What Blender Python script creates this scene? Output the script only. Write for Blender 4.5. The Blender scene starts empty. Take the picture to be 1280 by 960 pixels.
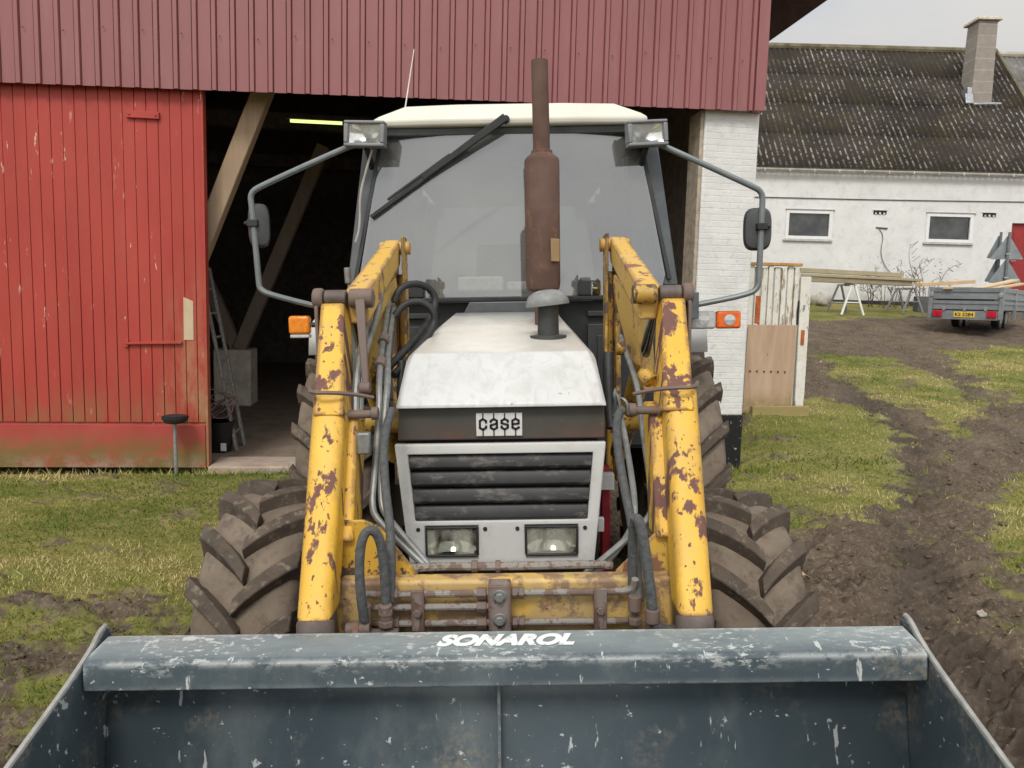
import bpy, bmesh, math, random
import numpy as np
from mathutils import Vector, Matrix
random.seed(7); rng = np.random.default_rng(11)
scene = bpy.context.scene
C = scene.collection
rad = math.radians

# ------------------------------------------------------------ camera
CAM_H = 1.85; FPX = 960.0
PITCH, ROLL = rad(6.2), rad(1.45)
fw = Vector((0, math.cos(PITCH), -math.sin(PITCH)))
rt0 = Vector((1, 0, 0)); up0 = rt0.cross(fw)
cr = rt0 * math.cos(ROLL) + up0 * math.sin(ROLL)
cu = -rt0 * math.sin(ROLL) + up0 * math.cos(ROLL)
cd = bpy.data.cameras.new('camera'); cam = bpy.data.objects.new('camera', cd); C.objects.link(cam)
cd.sensor_width = 36; cd.lens = 36 * FPX / 1280; cd.clip_start = 0.05; cd.clip_end = 1500
m = Matrix.Identity(4)
for i in range(3):
    m[i][0], m[i][1], m[i][2] = cr[i], cu[i], -fw[i]
m[2][3] = CAM_H
cam.matrix_world = m
scene.camera = cam

# ------------------------------------------------------------ sky, sun, exposure (overcast, soft light from behind the camera)
SUN_EL, SUN_AZ = rad(48), rad(191)       # azimuth clockwise from +Y
world = bpy.data.worlds.new('World'); scene.world = world; world.use_nodes = True
wn = world.node_tree.nodes; wl = world.node_tree.links
bg = wn['Background']; bg.inputs['Strength'].default_value = 0.10
sky = wn.new('ShaderNodeTexSky'); sky.sky_type = 'NISHITA'; sky.sun_disc = False
sky.sun_elevation = SUN_EL; sky.sun_rotation = SUN_AZ
tc = wn.new('ShaderNodeTexCoord')
mp = wn.new('ShaderNodeMapping'); mp.inputs['Scale'].default_value = (1, 1, 3.2)
wl.new(tc.outputs['Generated'], mp.inputs['Vector'])
ns = wn.new('ShaderNodeTexNoise'); ns.inputs['Scale'].default_value = 1.7; ns.inputs['Detail'].default_value = 6
ns.inputs['Roughness'].default_value = 0.5
wl.new(mp.outputs['Vector'], ns.inputs['Vector'])
cov = wn.new('ShaderNodeMapRange'); cov.inputs['From Min'].default_value = .34; cov.inputs['From Max'].default_value = .6
cov.inputs['To Min'].default_value = .5; cov.inputs['To Max'].default_value = 1.0
wl.new(ns.outputs['Fac'], cov.inputs['Value'])
# the cloud sheet is brighter towards the veiled sun
dt = wn.new('ShaderNodeVectorMath'); dt.operation = 'DOT_PRODUCT'
sd = Vector((math.sin(SUN_AZ) * math.cos(SUN_EL), math.cos(SUN_AZ) * math.cos(SUN_EL), math.sin(SUN_EL)))
wl.new(tc.outputs['Generated'], dt.inputs[0]); dt.inputs[1].default_value = sd
cb = wn.new('ShaderNodeMapRange'); cb.inputs['From Min'].default_value = -.6; cb.inputs['From Max'].default_value = 1
cb.inputs['To Min'].default_value = 3.9; cb.inputs['To Max'].default_value = 12.0
wl.new(dt.outputs['Value'], cb.inputs['Value'])
cc = wn.new('ShaderNodeVectorMath'); cc.operation = 'SCALE'; cc.inputs[0].default_value = (1.0, .985, .96)
wl.new(cb.outputs['Result'], cc.inputs['Scale'])
mx = wn.new('ShaderNodeMix'); mx.data_type = 'RGBA'
wl.new(cov.outputs['Result'], mx.inputs['Factor']); wl.new(sky.outputs['Color'], mx.inputs['A']); wl.new(cc.outputs['Vector'], mx.inputs['B'])
wl.new(mx.outputs['Result'], bg.inputs['Color'])

sl = bpy.data.lights.new('sun', 'SUN'); sl.energy = 1.4; sl.angle = rad(16); sl.color = (1, .96, .9)
so = bpy.data.objects.new('sun', sl); C.objects.link(so)
so.rotation_euler = (-sd).to_track_quat('-Z', 'Y').to_euler()

scene.render.engine = 'CYCLES'
scene.view_settings.view_transform = 'Standard'; scene.view_settings.look = 'None'
scene.view_settings.gamma = 1; scene.view_settings.exposure = 0.5
scene.render.resolution_x = 1024; scene.render.resolution_y = 768

# ------------------------------------------------------------ helpers
def S(r, g, b):
    f = lambda c: c / 12.92 if c <= .04045 else ((c + .055) / 1.055) ** 2.4
    return (f(r / 255), f(g / 255), f(b / 255), 1)
def at(px, py, Y):
    d = fw + cr * ((px - 640) / FPX) - cu * ((py - 480) / FPX)
    return Vector((0, 0, CAM_H)) + d * (Y / d.y)

class G:
    """collects polygons for ONE mesh"""
    def __init__(s): s.v = []; s.f = []; s.m = []; s.mi = 0; s.ch = []
    def add(s, vs, fs):
        o = len(s.v); s.ch.append((len(s.v), len(s.f))); s.v += [tuple(p) for p in vs]
        for f in fs: s.f.append([o + i for i in f]); s.m.append(s.mi)
        return s
    def hex(s, p):  # bottom 4 then top 4
        return s.add(p, [(0, 3, 2, 1), (4, 5, 6, 7), (0, 1, 5, 4), (1, 2, 6, 5), (2, 3, 7, 6), (3, 0, 4, 7)])
    def box(s, x0, x1, y0, y1, z0, z1):
        return s.hex([(x0, y0, z0), (x1, y0, z0), (x1, y1, z0), (x0, y1, z0), (x0, y0, z1), (x1, y0, z1), (x1, y1, z1), (x0, y1, z1)])
    def bar(s, p0, p1, w, h, upv=(0, 0, 1), w1=None, h1=None):
        p0, p1 = Vector(p0), Vector(p1); d = (p1 - p0).normalized(); u = Vector(upv)
        r = d.cross(u).normalized(); u = r.cross(d)
        w1 = w if w1 is None else w1; h1 = h if h1 is None else h1
        q = []
        for p, a, b in ((p0, w / 2, h / 2), (p1, w1 / 2, h1 / 2)):
            q += [p - r * a - u * b, p + r * a - u * b, p + r * a + u * b, p - r * a + u * b]
        return s.hex(q)
    def prism(s, poly, vec):
        n = len(poly); vec = Vector(vec); a = [Vector(p) for p in poly]; b = [p + vec for p in a]
        fs = [tuple(range(n))[::-1], tuple(range(n, 2 * n))]
        fs += [(i, (i + 1) % n, n + (i + 1) % n, n + i) for i in range(n)]
        return s.add(a + b, fs)
    def cyl(s, p0, p1, r0, r1=None, n=16):
        return s.rings([(p0, r0), (p1, r0 if r1 is None else r1)], n)
    def rings(s, prs, n=16, cap=True):
        P = [Vector(p) for p, r in prs]
        d0 = (P[-1] - P[0]).normalized()
        ref = Vector((0, 0, 1)) if abs(d0.z) < .9 else Vector((1, 0, 0))
        vs = []; k = len(P)
        prev = None
        for i in range(k):
            d = (P[min(i + 1, k - 1)] - P[max(i - 1, 0)])
            d = d.normalized() if d.length > 1e-9 else d0
            if prev is None: u = d.cross(ref).normalized()
            else:
                u = prev - d * prev.dot(d); u.normalize()
            prev = u; w = d.cross(u)
            for j in range(n):
                a = 2 * math.pi * j / n
                vs.append(P[i] + (u * math.cos(a) + w * math.sin(a)) * prs[i][1])
        fs = [(i * n + j, i * n + (j + 1) % n, (i + 1) * n + (j + 1) % n, (i + 1) * n + j) for i in range(k - 1) for j in range(n)]
        if cap: fs += [tuple(range(n))[::-1], tuple(range((k - 1) * n, k * n))]
        return s.add(vs, fs)
    def tube(s, pts, r, n=10, it=3):
        P = [Vector(p) for p in pts]
        for _ in range(it):
            Q = [P[0]]
            for a, b in zip(P, P[1:]): Q += [a.lerp(b, .25), a.lerp(b, .75)]
            Q.append(P[-1]); P = Q
        if callable(r): return s.rings([(p, r(i / (len(P) - 1))) for i, p in enumerate(P)], n)
        return s.rings([(p, r) for p in P], n)
    def dome(s, c, r, h, n=16, k=5):
        c = Vector(c)
        return s.rings([(c + Vector((0, 0, h * math.sin(i / k * math.pi / 2))), max(r * math.cos(i / k * math.pi / 2), .001)) for i in range(k + 1)], n)

def obj(name, g, mat, parent=None, bevel=0, seg=2, smooth=True, sharp=35, recalc=True):
    me = bpy.data.meshes.new(name)
    if isinstance(g, G):
        me.from_pydata(g.v, [], g.f); me.update()
        me.polygons.foreach_set('material_index', g.m)
        if recalc:
            bm = bmesh.new(); bm.from_mesh(me); bmesh.ops.recalc_face_normals(bm, faces=bm.faces); bm.to_mesh(me); bm.free()
    else: me = g
    for mm in (mat if isinstance(mat, (list, tuple)) else [mat]): me.materials.append(mm)
    if smooth:
        me.shade_smooth(); me.set_sharp_from_angle(angle=rad(sharp))
    o = bpy.data.objects.new(name, me); C.objects.link(o)
    if parent: o.parent = parent
    if bevel:
        b = o.modifiers.new('bevel', 'BEVEL'); b.width = bevel; b.segments = seg; b.limit_method = 'ANGLE'; b.angle_limit = rad(40)
        b.harden_normals = False
    return o
def objs(name, g, mat, parent=None, *a, **k):
    """every solid of g as an object of its own"""
    ends = g.ch[1:] + [(len(g.v), len(g.f))]; out = []
    for (v0, f0), (v1, f1) in zip(g.ch, ends):
        h = G(); h.add(g.v[v0:v1], [[i - v0 for i in f] for f in g.f[f0:f1]]); out.append(obj(name, h, mat, parent, *a, **k))
    return out
def tag(o, label=None, cat=None, group=None, kind=None):
    if label: o['label'] = label
    if cat: o['category'] = cat
    if group: o['group'] = group
    if kind: o['kind'] = kind
    return o
def empty(name, label, cat, loc=(0, 0, 0), rot=(0, 0, 0), group=None):
    o = bpy.data.objects.new(name, None); o.empty_display_size = .2; C.objects.link(o)
    o.location = loc; o.rotation_euler = rot
    return tag(o, label, cat, group)
def text_mesh(txt, size, extrude=.002, shear=0, offset=0, align='CENTER'):
    cu_ = bpy.data.curves.new('lettering', 'FONT'); cu_.body = txt; cu_.size = size; cu_.extrude = extrude
    cu_.shear = shear; cu_.offset = offset; cu_.align_x = align; cu_.align_y = 'CENTER'
    o = bpy.data.objects.new('lettering', cu_); C.objects.link(o)
    dg = bpy.context.evaluated_depsgraph_get(); dg.update()
    me = bpy.data.meshes.new_from_object(o.evaluated_get(dg))
    bpy.data.objects.remove(o); bpy.data.curves.remove(cu_)
    me.materials.clear()
    return me

class N:
    """a small material builder"""
    def __init__(s, name, rough=.6, metal=0, spec=.5):
        s.mat = bpy.data.materials.new(name); s.mat.use_nodes = True
        s.nt = s.mat.node_tree; s.n = s.nt.nodes; s.l = s.nt.links
        s.b = s.n['Principled BSDF']; s.tc = s.n.new('ShaderNodeTexCoord')
        s.b.inputs['Roughness'].default_value = rough; s.b.inputs['Metallic'].default_value = metal
        s.b.inputs['Specular IOR Level'].default_value = spec
    def put(s, sock, v):
        if isinstance(v, bpy.types.NodeSocket): s.l.new(v, sock)
        elif isinstance(v, (int, float)): sock.default_value = v
        elif v is not None:
            if sock.type == 'RGBA' and len(v) == 3: v = (*v, 1)
            sock.default_value = v
    def coord(s, stretch=(1, 1, 1), loc=(0, 0, 0), rot=(0, 0, 0)):
        m = s.n.new('ShaderNodeMapping'); m.inputs['Scale'].default_value = stretch; m.inputs['Location'].default_value = loc
        m.inputs['Rotation'].default_value = rot
        s.l.new(s.tc.outputs['Object'], m.inputs['Vector']); return m.outputs['Vector']
    def noise(s, scale, detail=6, rough=.6, stretch=(1, 1, 1), loc=(0, 0, 0), dist=0):
        t = s.n.new('ShaderNodeTexNoise'); s.l.new(s.coord(stretch, loc), t.inputs['Vector'])
        t.inputs['Scale'].default_value = scale; t.inputs['Detail'].default_value = detail
        t.inputs['Roughness'].default_value = rough; t.inputs['Distortion'].default_value = dist
        return t.outputs['Fac']
    def voro(s, scale, stretch=(1, 1, 1), feature='F1', out='Distance'):
        t = s.n.new('ShaderNodeTexVoronoi'); s.l.new(s.coord(stretch), t.inputs['Vector']); t.feature = feature
        t.inputs['Scale'].default_value = scale; return t.outputs[out]
    def rng(s, v, a, b, c=0., d=1.):
        t = s.n.new('ShaderNodeMapRange'); s.l.new(v, t.inputs['Value'])
        for k, x in zip(('From Min', 'From Max', 'To Min', 'To Max'), (a, b, c, d)): t.inputs[k].default_value = x
        return t.outputs['Result']
    def mix(s, f, a, b, mode='MIX'):
        t = s.n.new('ShaderNodeMix'); t.data_type = 'RGBA'; t.blend_type = mode
        s.put(t.inputs['Factor'], f); s.put(t.inputs['A'], a); s.put(t.inputs['B'], b); return t.outputs['Result']
    def math(s, op, a, b=None):
        t = s.n.new('ShaderNodeMath'); t.operation = op; t.use_clamp = op in ('ADD', 'MULTIPLY', 'MAXIMUM', 'SUBTRACT')
        s.put(t.inputs[0], a)
        if b is not None: s.put(t.inputs[1], b)
        return t.outputs[0]
    def axis(s, k):
        t = s.n.new('ShaderNodeSeparateXYZ'); s.l.new(s.tc.outputs['Object'], t.inputs[0]); return t.outputs[k]
    def attr(s, name):
        t = s.n.new('ShaderNodeAttribute'); t.attribute_name = name; return t.outputs['Fac']
    def normal_z(s):
        g = s.n.new('ShaderNodeNewGeometry'); t = s.n.new('ShaderNodeSeparateXYZ'); s.l.new(g.outputs['Normal'], t.inputs[0]); return t.outputs[2]
    def edge(s, radius=.012):
        """worn edges: where the rounded normal departs from the true one"""
        g = s.n.new('ShaderNodeNewGeometry'); bv = s.n.new('ShaderNodeBevel'); bv.samples = 3; bv.inputs['Radius'].default_value = radius
        d = s.n.new('ShaderNodeVectorMath'); d.operation = 'DOT_PRODUCT'
        s.l.new(g.outputs['Normal'], d.inputs[0]); s.l.new(bv.outputs['Normal'], d.inputs[1])
        return s.rng(d.outputs['Value'], .998, .94)
    def color(s, v): s.put(s.b.inputs['Base Color'], v); return s
    def rough(s, v): s.put(s.b.inputs['Roughness'], v); return s
    def bump(s, h, strength=.3, dist=.01):
        t = s.n.new('ShaderNodeBump'); t.inputs['Strength'].default_value = strength; t.inputs['Distance'].default_value = dist
        s.l.new(h, t.inputs['Height']); s.l.new(t.outputs['Normal'], s.b.inputs['Normal']); return s

def simple(name, col, rough=.6, metal=0, var=.25, scale=9, bump=0, spec=.4):
    n = N(name, rough, metal, spec)
    dk = tuple(c * (1 - var) for c in col[:3]); lt = tuple(min(1, c * (1 + var)) for c in col[:3])
    f = n.noise(scale, 7, .65)
    n.color(n.mix(n.rng(f, .3, .7), dk, lt))
    if bump: n.bump(f, bump, .01)
    return n.mat
def worn(name, base, under, dirt, chip=.60, scale=11, edge=True, rough=.42, dirt_amt=.6, grain=(1, 1, 1), warm=None):
    """old paint: faded patches, chips down to primer, dirt"""
    n = N(name, rough)
    c = n.mix(n.rng(n.noise(3.1, 5), .35, .7), base, warm or tuple(min(1, x * 1.12) for x in base[:3]))
    d = n.rng(n.noise(5.3, 9, .72, loc=(3, 1, 7)), .48, .75, 0, dirt_amt)
    c = n.mix(d, c, dirt)
    chips = n.rng(n.noise(scale, 9, .62, grain), chip, chip + .025)
    chips = n.math('MAXIMUM', chips, n.rng(n.noise(scale * .9, 8, .6, (grain[0], grain[1], grain[2] * .35), (7, 3, 5)), chip + .02, chip + .04)) if edge else chips
    tiny = n.rng(n.noise(scale * 4.5, 5, .6, grain, (5, 5, 2)), chip + .065, chip + .085)
    mk = n.math('MAXIMUM', chips, tiny)
    if edge:
        e = n.edge(.022)
        e = n.math('MULTIPLY', e, n.rng(n.noise(scale * 1.3, 8, .7, (1, 1, .5), loc=(9, 9, 9)), .40, .475))
        mk = n.math('MAXIMUM', mk, e)
    un = n.mix(n.noise(30, 5), tuple(x * .7 for x in under[:3]), tuple(x * 1.3 for x in under[:3]))
    n.color(n.mix(mk, c, un)); n.rough(n.rng(mk, 0, 1, rough, .85))
    n.bump(n.math('SUBTRACT', n.math('MULTIPLY', n.noise(60, 4), .25), mk), .25, .002)
    return n.mat
def wood(name, a, b, axis=2, rough=.75, scale=14, moss=None):
    n = N(name, rough, spec=.25)
    st = [1, 1, 1]; st[axis] = .06
    f = n.noise(scale, 8, .65, tuple(st), dist=.6); k = n.noise(2.2, 4)
    c = n.mix(n.rng(f, .3, .72), a, b)
    c = n.mix(n.rng(k, .3, .75, 0, .5), c, tuple(x * .6 for x in b[:3]))
    kn = n.rng(n.voro(3.3, tuple(1 if i != axis else .45 for i in range(3))), .035, .075, .75, 0)
    c = n.mix(kn, c, tuple(x * .3 for x in a[:3]))
    if moss:
        z0, z1, mc = moss
        c = n.mix(n.math('MULTIPLY', n.rng(n.axis(2), z1, z0), n.rng(n.noise(7, 6), .3, .6)), c, mc)
    n.color(c); n.bump(f, .3, .004); return n.mat

# ------------------------------------------------------------ numpy noise
def vnoise(x, y, seed=0):
    xi = np.floor(x).astype(np.int64); yi = np.floor(y).astype(np.int64); fx = x - xi; fy = y - yi
    fx = fx * fx * (3 - 2 * fx); fy = fy * fy * (3 - 2 * fy)
    def h(a, b):
        k = (a * 374761393 + b * 668265263 + seed * 974634777) & 0xffffffff
        k = ((k ^ (k >> 13)) * 1274126177) & 0xffffffff
        return ((k ^ (k >> 16)) & 0xffff) / 65535.0
    return (h(xi, yi) * (1 - fx) + h(xi + 1, yi) * fx) * (1 - fy) + (h(xi, yi + 1) * (1 - fx) + h(xi + 1, yi + 1) * fx) * fy
def fbm(x, y, o=4, seed=0, g=.5):
    r = 0; a = 1; t = 0
    for i in range(o):
        r = r + a * vnoise(x, y, seed + i); t += a; a *= g; x = x * 2.03 + 17.1; y = y * 2.03 + 5.7
    return r / t
def sst(a, b, x):
    t = np.clip((x - a) / (b - a), 0, 1); return t * t * (3 - 2 * t)
def terr(x, y):
    s = -.1364 * x + .9907 * y; t = .9907 * x + .1364 * y
    z = np.interp(s, [7.9, 9.9, 22.3, 60, 300], [0, .45, 2.02, 2.5, 2.5]) * sst(3.9, 4.8, t)
    return z + .045 * np.exp(-((x - 1.05) ** 2 + (y - 5.0) ** 2) / .15)
def sdf(px, py, poly):
    """distance to polygon outline, positive inside"""
    d = np.full(px.shape, 1e9); ins = np.zeros(px.shape, bool); n = len(poly)
    for i in range(n):
        ax, ay = poly[i]; bx, by = poly[(i + 1) % n]
        ex, ey = bx - ax, by - ay
        t = np.clip(((px - ax) * ex + (py - ay) * ey) / (ex * ex + ey * ey), 0, 1)
        d = np.minimum(d, np.hypot(px - ax - t * ex, py - ay - t * ey))
        if ay != by:
            c = ((ay > py) != (by > py)) & (px < (bx - ax) * (py - ay) / (by - ay) + ax); ins ^= c
    return np.where(ins, d, -d)
# ------------------------------------------------------------ ground: one displaced sheet, turf and mud
GRASS = [[(2.2, 8.7), (3.17, 10.55), (4.26, 11.11), (4.7, 11.19), (5.07, 10.46), (4.49, 8.65), (3.5, 7.0), (2.6, 6.2), (1.9, 6.2), (1.6, 7.9)],
         [(5.8, 15.1), (7.18, 15.0), (7.5, 13.3), (6.81, 11.08), (5.84, 9.88), (5.48, 10.87), (5.42, 12.33)],
         [(8.85, 15.78), (13.5, 18.3), (16, 15), (11, 11), (7.86, 11.2), (7.51, 12.16)],
         [(4.5, 7.0), (6.5, 9.2), (9, 9), (8, 4), (3.6, 4.6), (3.2, 4.7)],
         [(6, 24.5), (13, 24.5), (11.52, 21.48), (7.43, 19.8), (5.8, 20)]]
MUD = [[(-2.94, 4.29), (-2.82, 4.54), (-2.36, 4.51), (-1.98, 4.66), (-1.68, 3.94), (-2.26, 3.9), (-2.15, 3.64), (-2.44, 3.54)],
       [(-2.9, 3.5), (-2.05, 3.33), (-1.6, 2.8), (-1.2, 1.5), (-4, 1.5)]]
def gmask(x, y):
    w = .55 * (fbm(x * 1.9, y * 1.9, 4, 3) - .5) + .35 * (fbm(x * 7, y * 7, 3, 9) - .5)
    g = np.full(x.shape, -9.)
    for p in GRASS: g = np.maximum(g, sdf(x, y, p))
    right = sst(-.3, .3, g + 1.5 * w) * (1 - .6 * sst(.60, .70, fbm(x * 2.6, y * 4.0, 4, 131)))
    right = np.maximum(right, .35 * sst(.60, .72, fbm(x * 2.3, y * 2.3, 4, 21)) * sst(2.2, 3.2, x))
    mm = np.full(x.shape, -9.)
    for p in MUD: mm = np.maximum(mm, sdf(x, y, p))
    left = 1 - .8 * sst(-.22, .3, mm + 1.6 * w)
    left *= 1 - .55 * sst(.52, .64, fbm(x * 1.7, y * 3.2, 4, 31)) * sst(5.2, 3.6, y)
    left *= 1 - .6 * sst(.60, .70, fbm(x * 2.2, y * 4.4, 4, 141))
    left *= 1 - sst(-1.55, -1.0, x + .5 * w) * sst(7.2, 6.6, y)
    lw = sst(1.0, .2, x)
    return left * lw + right * (1 - lw)
def height(x, y, g):
    z = terr(x, y)
    r = np.hypot(x, y); fade = 1 / (1 + (r / 22) ** 2)
    mud = (fbm(x * 4.5, y * 12, 4, 41, .6) - .5) * .19 + (fbm(x * 1.1, y * 1.5, 3, 51) - .5) * .10 + (fbm(x * 27, y * 36, 3, 55) - .5) * .045
    rg = lambda u, v_, sd_: 1 - np.abs(2 * vnoise(u, v_, sd_) - 1)
    mud = mud + .05 * (rg(x * 5.2 + 1.5 * fbm(x * 3, y * 3, 2, 7), y * 12, 101) - .5) * sst(.35, .6, fbm(x * 1.5, y * 1.5, 3, 99)) + .030 * (rg(x * 11, y * 21, 103) - .5)
    # tyre-lug prints and ruts along the right-hand track
    cx = np.interp(y, [2, 4, 5.94, 8.3, 9.9, 11.2, 15], [2.1, 2.4, 3.0, 4.35, 4.95, 5.05, 6.0])
    for off in (.12, 1.95):
        u = x - cx - off; band = np.exp(-(u / .26) ** 2)
        mud = mud - .09 * band + .085 * band * np.maximum(0, np.sin((y + np.abs(u) * .9 + .25 * fbm(x * 2, y * 2, 2, 5)) * 2 * math.pi / .19)) * sst(.35, .55, fbm(x * 1.3, y * 1.3, 3, 77))
    gr = (fbm(x * 9, y * 9, 3, 61) - .5) * .03 + (fbm(x * 2, y * 2, 3, 62) - .5) * .05
    flat = sst(-.2, .3, (-.1364 * x + .9907 * y) - 8.15) * (1 - sst(3.7, 4.1, .9907 * x + .1364 * y))   # stays below the barn floor
    return z + (mud * (1 - g) + gr * g) * fade * (1 - flat) - .06 * flat
ang = np.concatenate([np.linspace(-180, -50, 60, endpoint=False), np.linspace(-50, 50, 760, endpoint=False), np.linspace(50, 180, 61)]) * math.pi / 180
rr = np.concatenate([np.linspace(.05, 1.6, 12, endpoint=False), np.linspace(1.6, 9, 380, endpoint=False), np.geomspace(9, 30, 190, endpoint=False), np.geomspace(30, 900, 30)])
A, R = np.meshgrid(ang, rr); gx = R * np.sin(A); gy = R * np.cos(A)
gm = gmask(gx, gy); gz = height(gx, gy, gm)
co = np.stack([gx, gy, gz], -1).reshape(-1, 3)
na, nr_ = len(ang), len(rr)
i0 = (np.arange(nr_ - 1)[:, None] * na + np.arange(na - 1)[None]).reshape(-1)
quads = np.stack([i0, i0 + na, i0 + na + 1, i0 + 1], -1)
me = bpy.data.meshes.new('ground')
me.vertices.add(len(co)); me.vertices.foreach_set('co', co.ravel().astype(np.float32))
me.loops.add(quads.size); me.loops.foreach_set('vertex_index', quads.ravel().astype(np.int32))
me.polygons.add(len(quads)); me.polygons.foreach_set('loop_start', (np.arange(len(quads)) * 4).astype(np.int32))
me.update(); me.validate()
at_ = me.attributes.new('turf', 'FLOAT', 'POINT'); at_.data.foreach_set('value', gm.ravel().astype(np.float32))
cxw = np.interp(gy, [2, 4, 5.94, 8.3, 9.9, 11.2, 15], [2.1, 2.4, 3.0, 4.35, 4.95, 5.05, 6.0])
wet_ = sum(np.exp(-((gx - cxw - o_) / .34) ** 2) for o_ in (.12, 1.95)) * (gy > 1) * sst(16, 9, gy) * sst(.30, .58, fbm(gx * 1.6, gy * 1.6, 4, 111))
at2 = me.attributes.new('wet', 'FLOAT', 'POINT'); at2.data.foreach_set('value', np.clip(wet_, 0, 1).ravel().astype(np.float32))
me.shade_smooth()
if me.polygons[len(me.polygons) // 2].normal.z < 0: me.flip_normals()
n = N('turf_and_mud', .92, spec=.2)
mudc = n.mix(n.rng(n.noise(2.3, 8, .7), .32, .7), (.060, .043, .031), (.140, .106, .076))
mudc = n.mix(n.rng(n.noise(26, 6, .7), .5, .72, 0, .75), mudc, (.235, .19, .135))
mudc = n.mix(n.rng(n.noise(55, 4, .6, (1, .5, 1), (2, 2, 2)), .62, .68, 0, .7), mudc, (.30, .25, .15))
tf = n.mix(n.rng(n.noise(1.2, 6, .65), .35, .65), (.125, .145, .026), (.28, .24, .085))
tf = n.mix(n.rng(n.noise(38, 5, .7), .42, .66, 0, .8), tf, (.075, .075, .022))
tf = n.mix(n.rng(n.noise(3.1, 7, .7, loc=(4, 4, 0)), .54, .7, 0, .6), tf, (.26, .21, .10))
g_ = n.math('ADD', n.attr('turf'), n.rng(n.noise(19, 6, .7), .3, .7, -.28, .28))
wet = n.attr('wet'); mudc = n.mix(n.math('MULTIPLY', wet, .75), mudc, (.040, .029, .021)); n.rough(n.math('SUBTRACT', (.92), n.math('MULTIPLY', wet, .42)))
n.color(n.mix(n.rng(g_, .3, .62), mudc, tf)); n.bump(n.noise(70, 6, .7), .7, .012)
ground = obj('ground', me, n.mat, smooth=False); tag(ground, kind='structure')

# grass blades where the sheet is turf
K = 480000
br = 2.3 + 19 * rng.random(K) ** 1.2; ba = (rng.random(K) - .5) * 2 * rad(40)
bx = br * np.sin(ba); by = br * np.cos(ba)
bm_ = gmask(bx, by); s_ = -.1364 * bx + .9907 * by; t_ = .9907 * bx + .1364 * by
keep = (rng.random(K) < bm_ ** 1.3) & ~((s_ > 8.22) & (t_ < 3.95)) & ~((np.abs(bx) < 1.15) & (by < 6))
bx, by, bm_, br = bx[keep], by[keep], bm_[keep], br[keep]; k = len(bx)
bz = height(bx, by, bm_) - .004
cl = fbm(bx * 2.2, by * 2.2, 4, 71)
h = (.012 + .034 * rng.random(k) ** 1.8) * (.6 + .8 * cl) * (1 + .8 * (np.abs((-.1364 * bx + .9907 * by) - 8.1) < .2) * rng.random(k) * 2.2)
wd = .0016 + .0006 * br * rng.random(k)
th = rng.random(k) * 2 * math.pi; ln = h * (.3 + .9 * rng.random(k)); la = rng.random(k) * 2 * math.pi
v = np.zeros((k, 3, 3)); ex, ey = np.cos(th) * wd, np.sin(th) * wd
v[:, 0] = np.stack([bx - ex, by - ey, bz], -1); v[:, 1] = np.stack([bx + ex, by + ey, bz], -1)
v[:, 2] = np.stack([bx + np.cos(la) * ln, by + np.sin(la) * ln, bz + h], -1)
me = bpy.data.meshes.new('grass'); me.vertices.add(3 * k); me.vertices.foreach_set('co', v.ravel().astype(np.float32))
me.loops.add(3 * k); me.loops.foreach_set('vertex_index', np.arange(3 * k, dtype=np.int32))
me.polygons.add(k); me.polygons.foreach_set('loop_start', (np.arange(k) * 3).astype(np.int32)); me.update()
tone = np.clip(1.2 * (fbm(bx * .9, by * 1.9, 4, 81) - .5) * 3.0 + .47 + .55 * (rng.random(k) - .5), 0, 1)
a_ = me.attributes.new('tone', 'FLOAT', 'POINT'); a_.data.foreach_set('value', np.repeat(tone, 3).astype(np.float32))
n = N('grass_blades', .6, spec=.25)
t1 = n.attr('tone')
c_ = n.mix(n.rng(t1, 0, .5), (.085, .135, .014), (.20, .22, .034)); c_ = n.mix(n.rng(t1, .5, .95), c_, (.48, .40, .17))
n.color(c_)
gr = obj('grass', me, n.mat, smooth=False)
tag(gr, 'short patchy green and straw coloured grass beside the barn and the muddy track', 'grass', kind='stuff')
# loose clods on the mud, far too many to count
K2 = 15000
cr_ = 2.2 + 10 * rng.random(K2) ** 1.3; ca_ = (rng.random(K2) - .5) * 2 * rad(40); cx2 = cr_ * np.sin(ca_); cy2 = cr_ * np.cos(ca_)
cg = gmask(cx2, cy2); s_ = -.1364 * cx2 + .9907 * cy2; t_ = .9907 * cx2 + .1364 * cy2
ok_ = (rng.random(K2) < (1 - cg) * sst(.36, .56, fbm(cx2 * 1.6, cy2 * 2.4, 4, 91))) & ~((s_ > 8.1) & (t_ < 4)) & ~((np.abs(cx2) < .6) & (cy2 < 7))
cx2, cy2, cg, cr_ = cx2[ok_], cy2[ok_], cg[ok_], cr_[ok_]; k2 = len(cx2); cz2 = height(cx2, cy2, cg)
bm_i = bmesh.new(); bmesh.ops.create_icosphere(bm_i, subdivisions=1, radius=1); iv = np.array([v_.co[:] for v_ in bm_i.verts]); itf = np.array([[v_.index for v_ in f_.verts] for f_ in bm_i.faces]); bm_i.free()
sz = .003 + .014 * rng.random(k2) ** 3.4 * (.7 + cr_ / 9)
rad_ = (1 + 1.1 * (rng.random((k2, len(iv))) - .5))[..., None]
sc3 = np.stack([sz * (1 + .9 * rng.random(k2)), sz * (.7 + .5 * rng.random(k2)), sz * (.35 + .4 * rng.random(k2))], -1)
vv = iv[None] * rad_ * sc3[:, None, :]
th2 = (rng.random(k2) - .5) * 1.6; c2_, s2_ = np.cos(th2)[:, None], np.sin(th2)[:, None]
vx = vv[..., 0] * c2_ - vv[..., 1] * s2_ + cx2[:, None]; vy = vv[..., 0] * s2_ + vv[..., 1] * c2_ + cy2[:, None]; vz = vv[..., 2] + cz2[:, None] + sc3[:, 2:3] * .25
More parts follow.
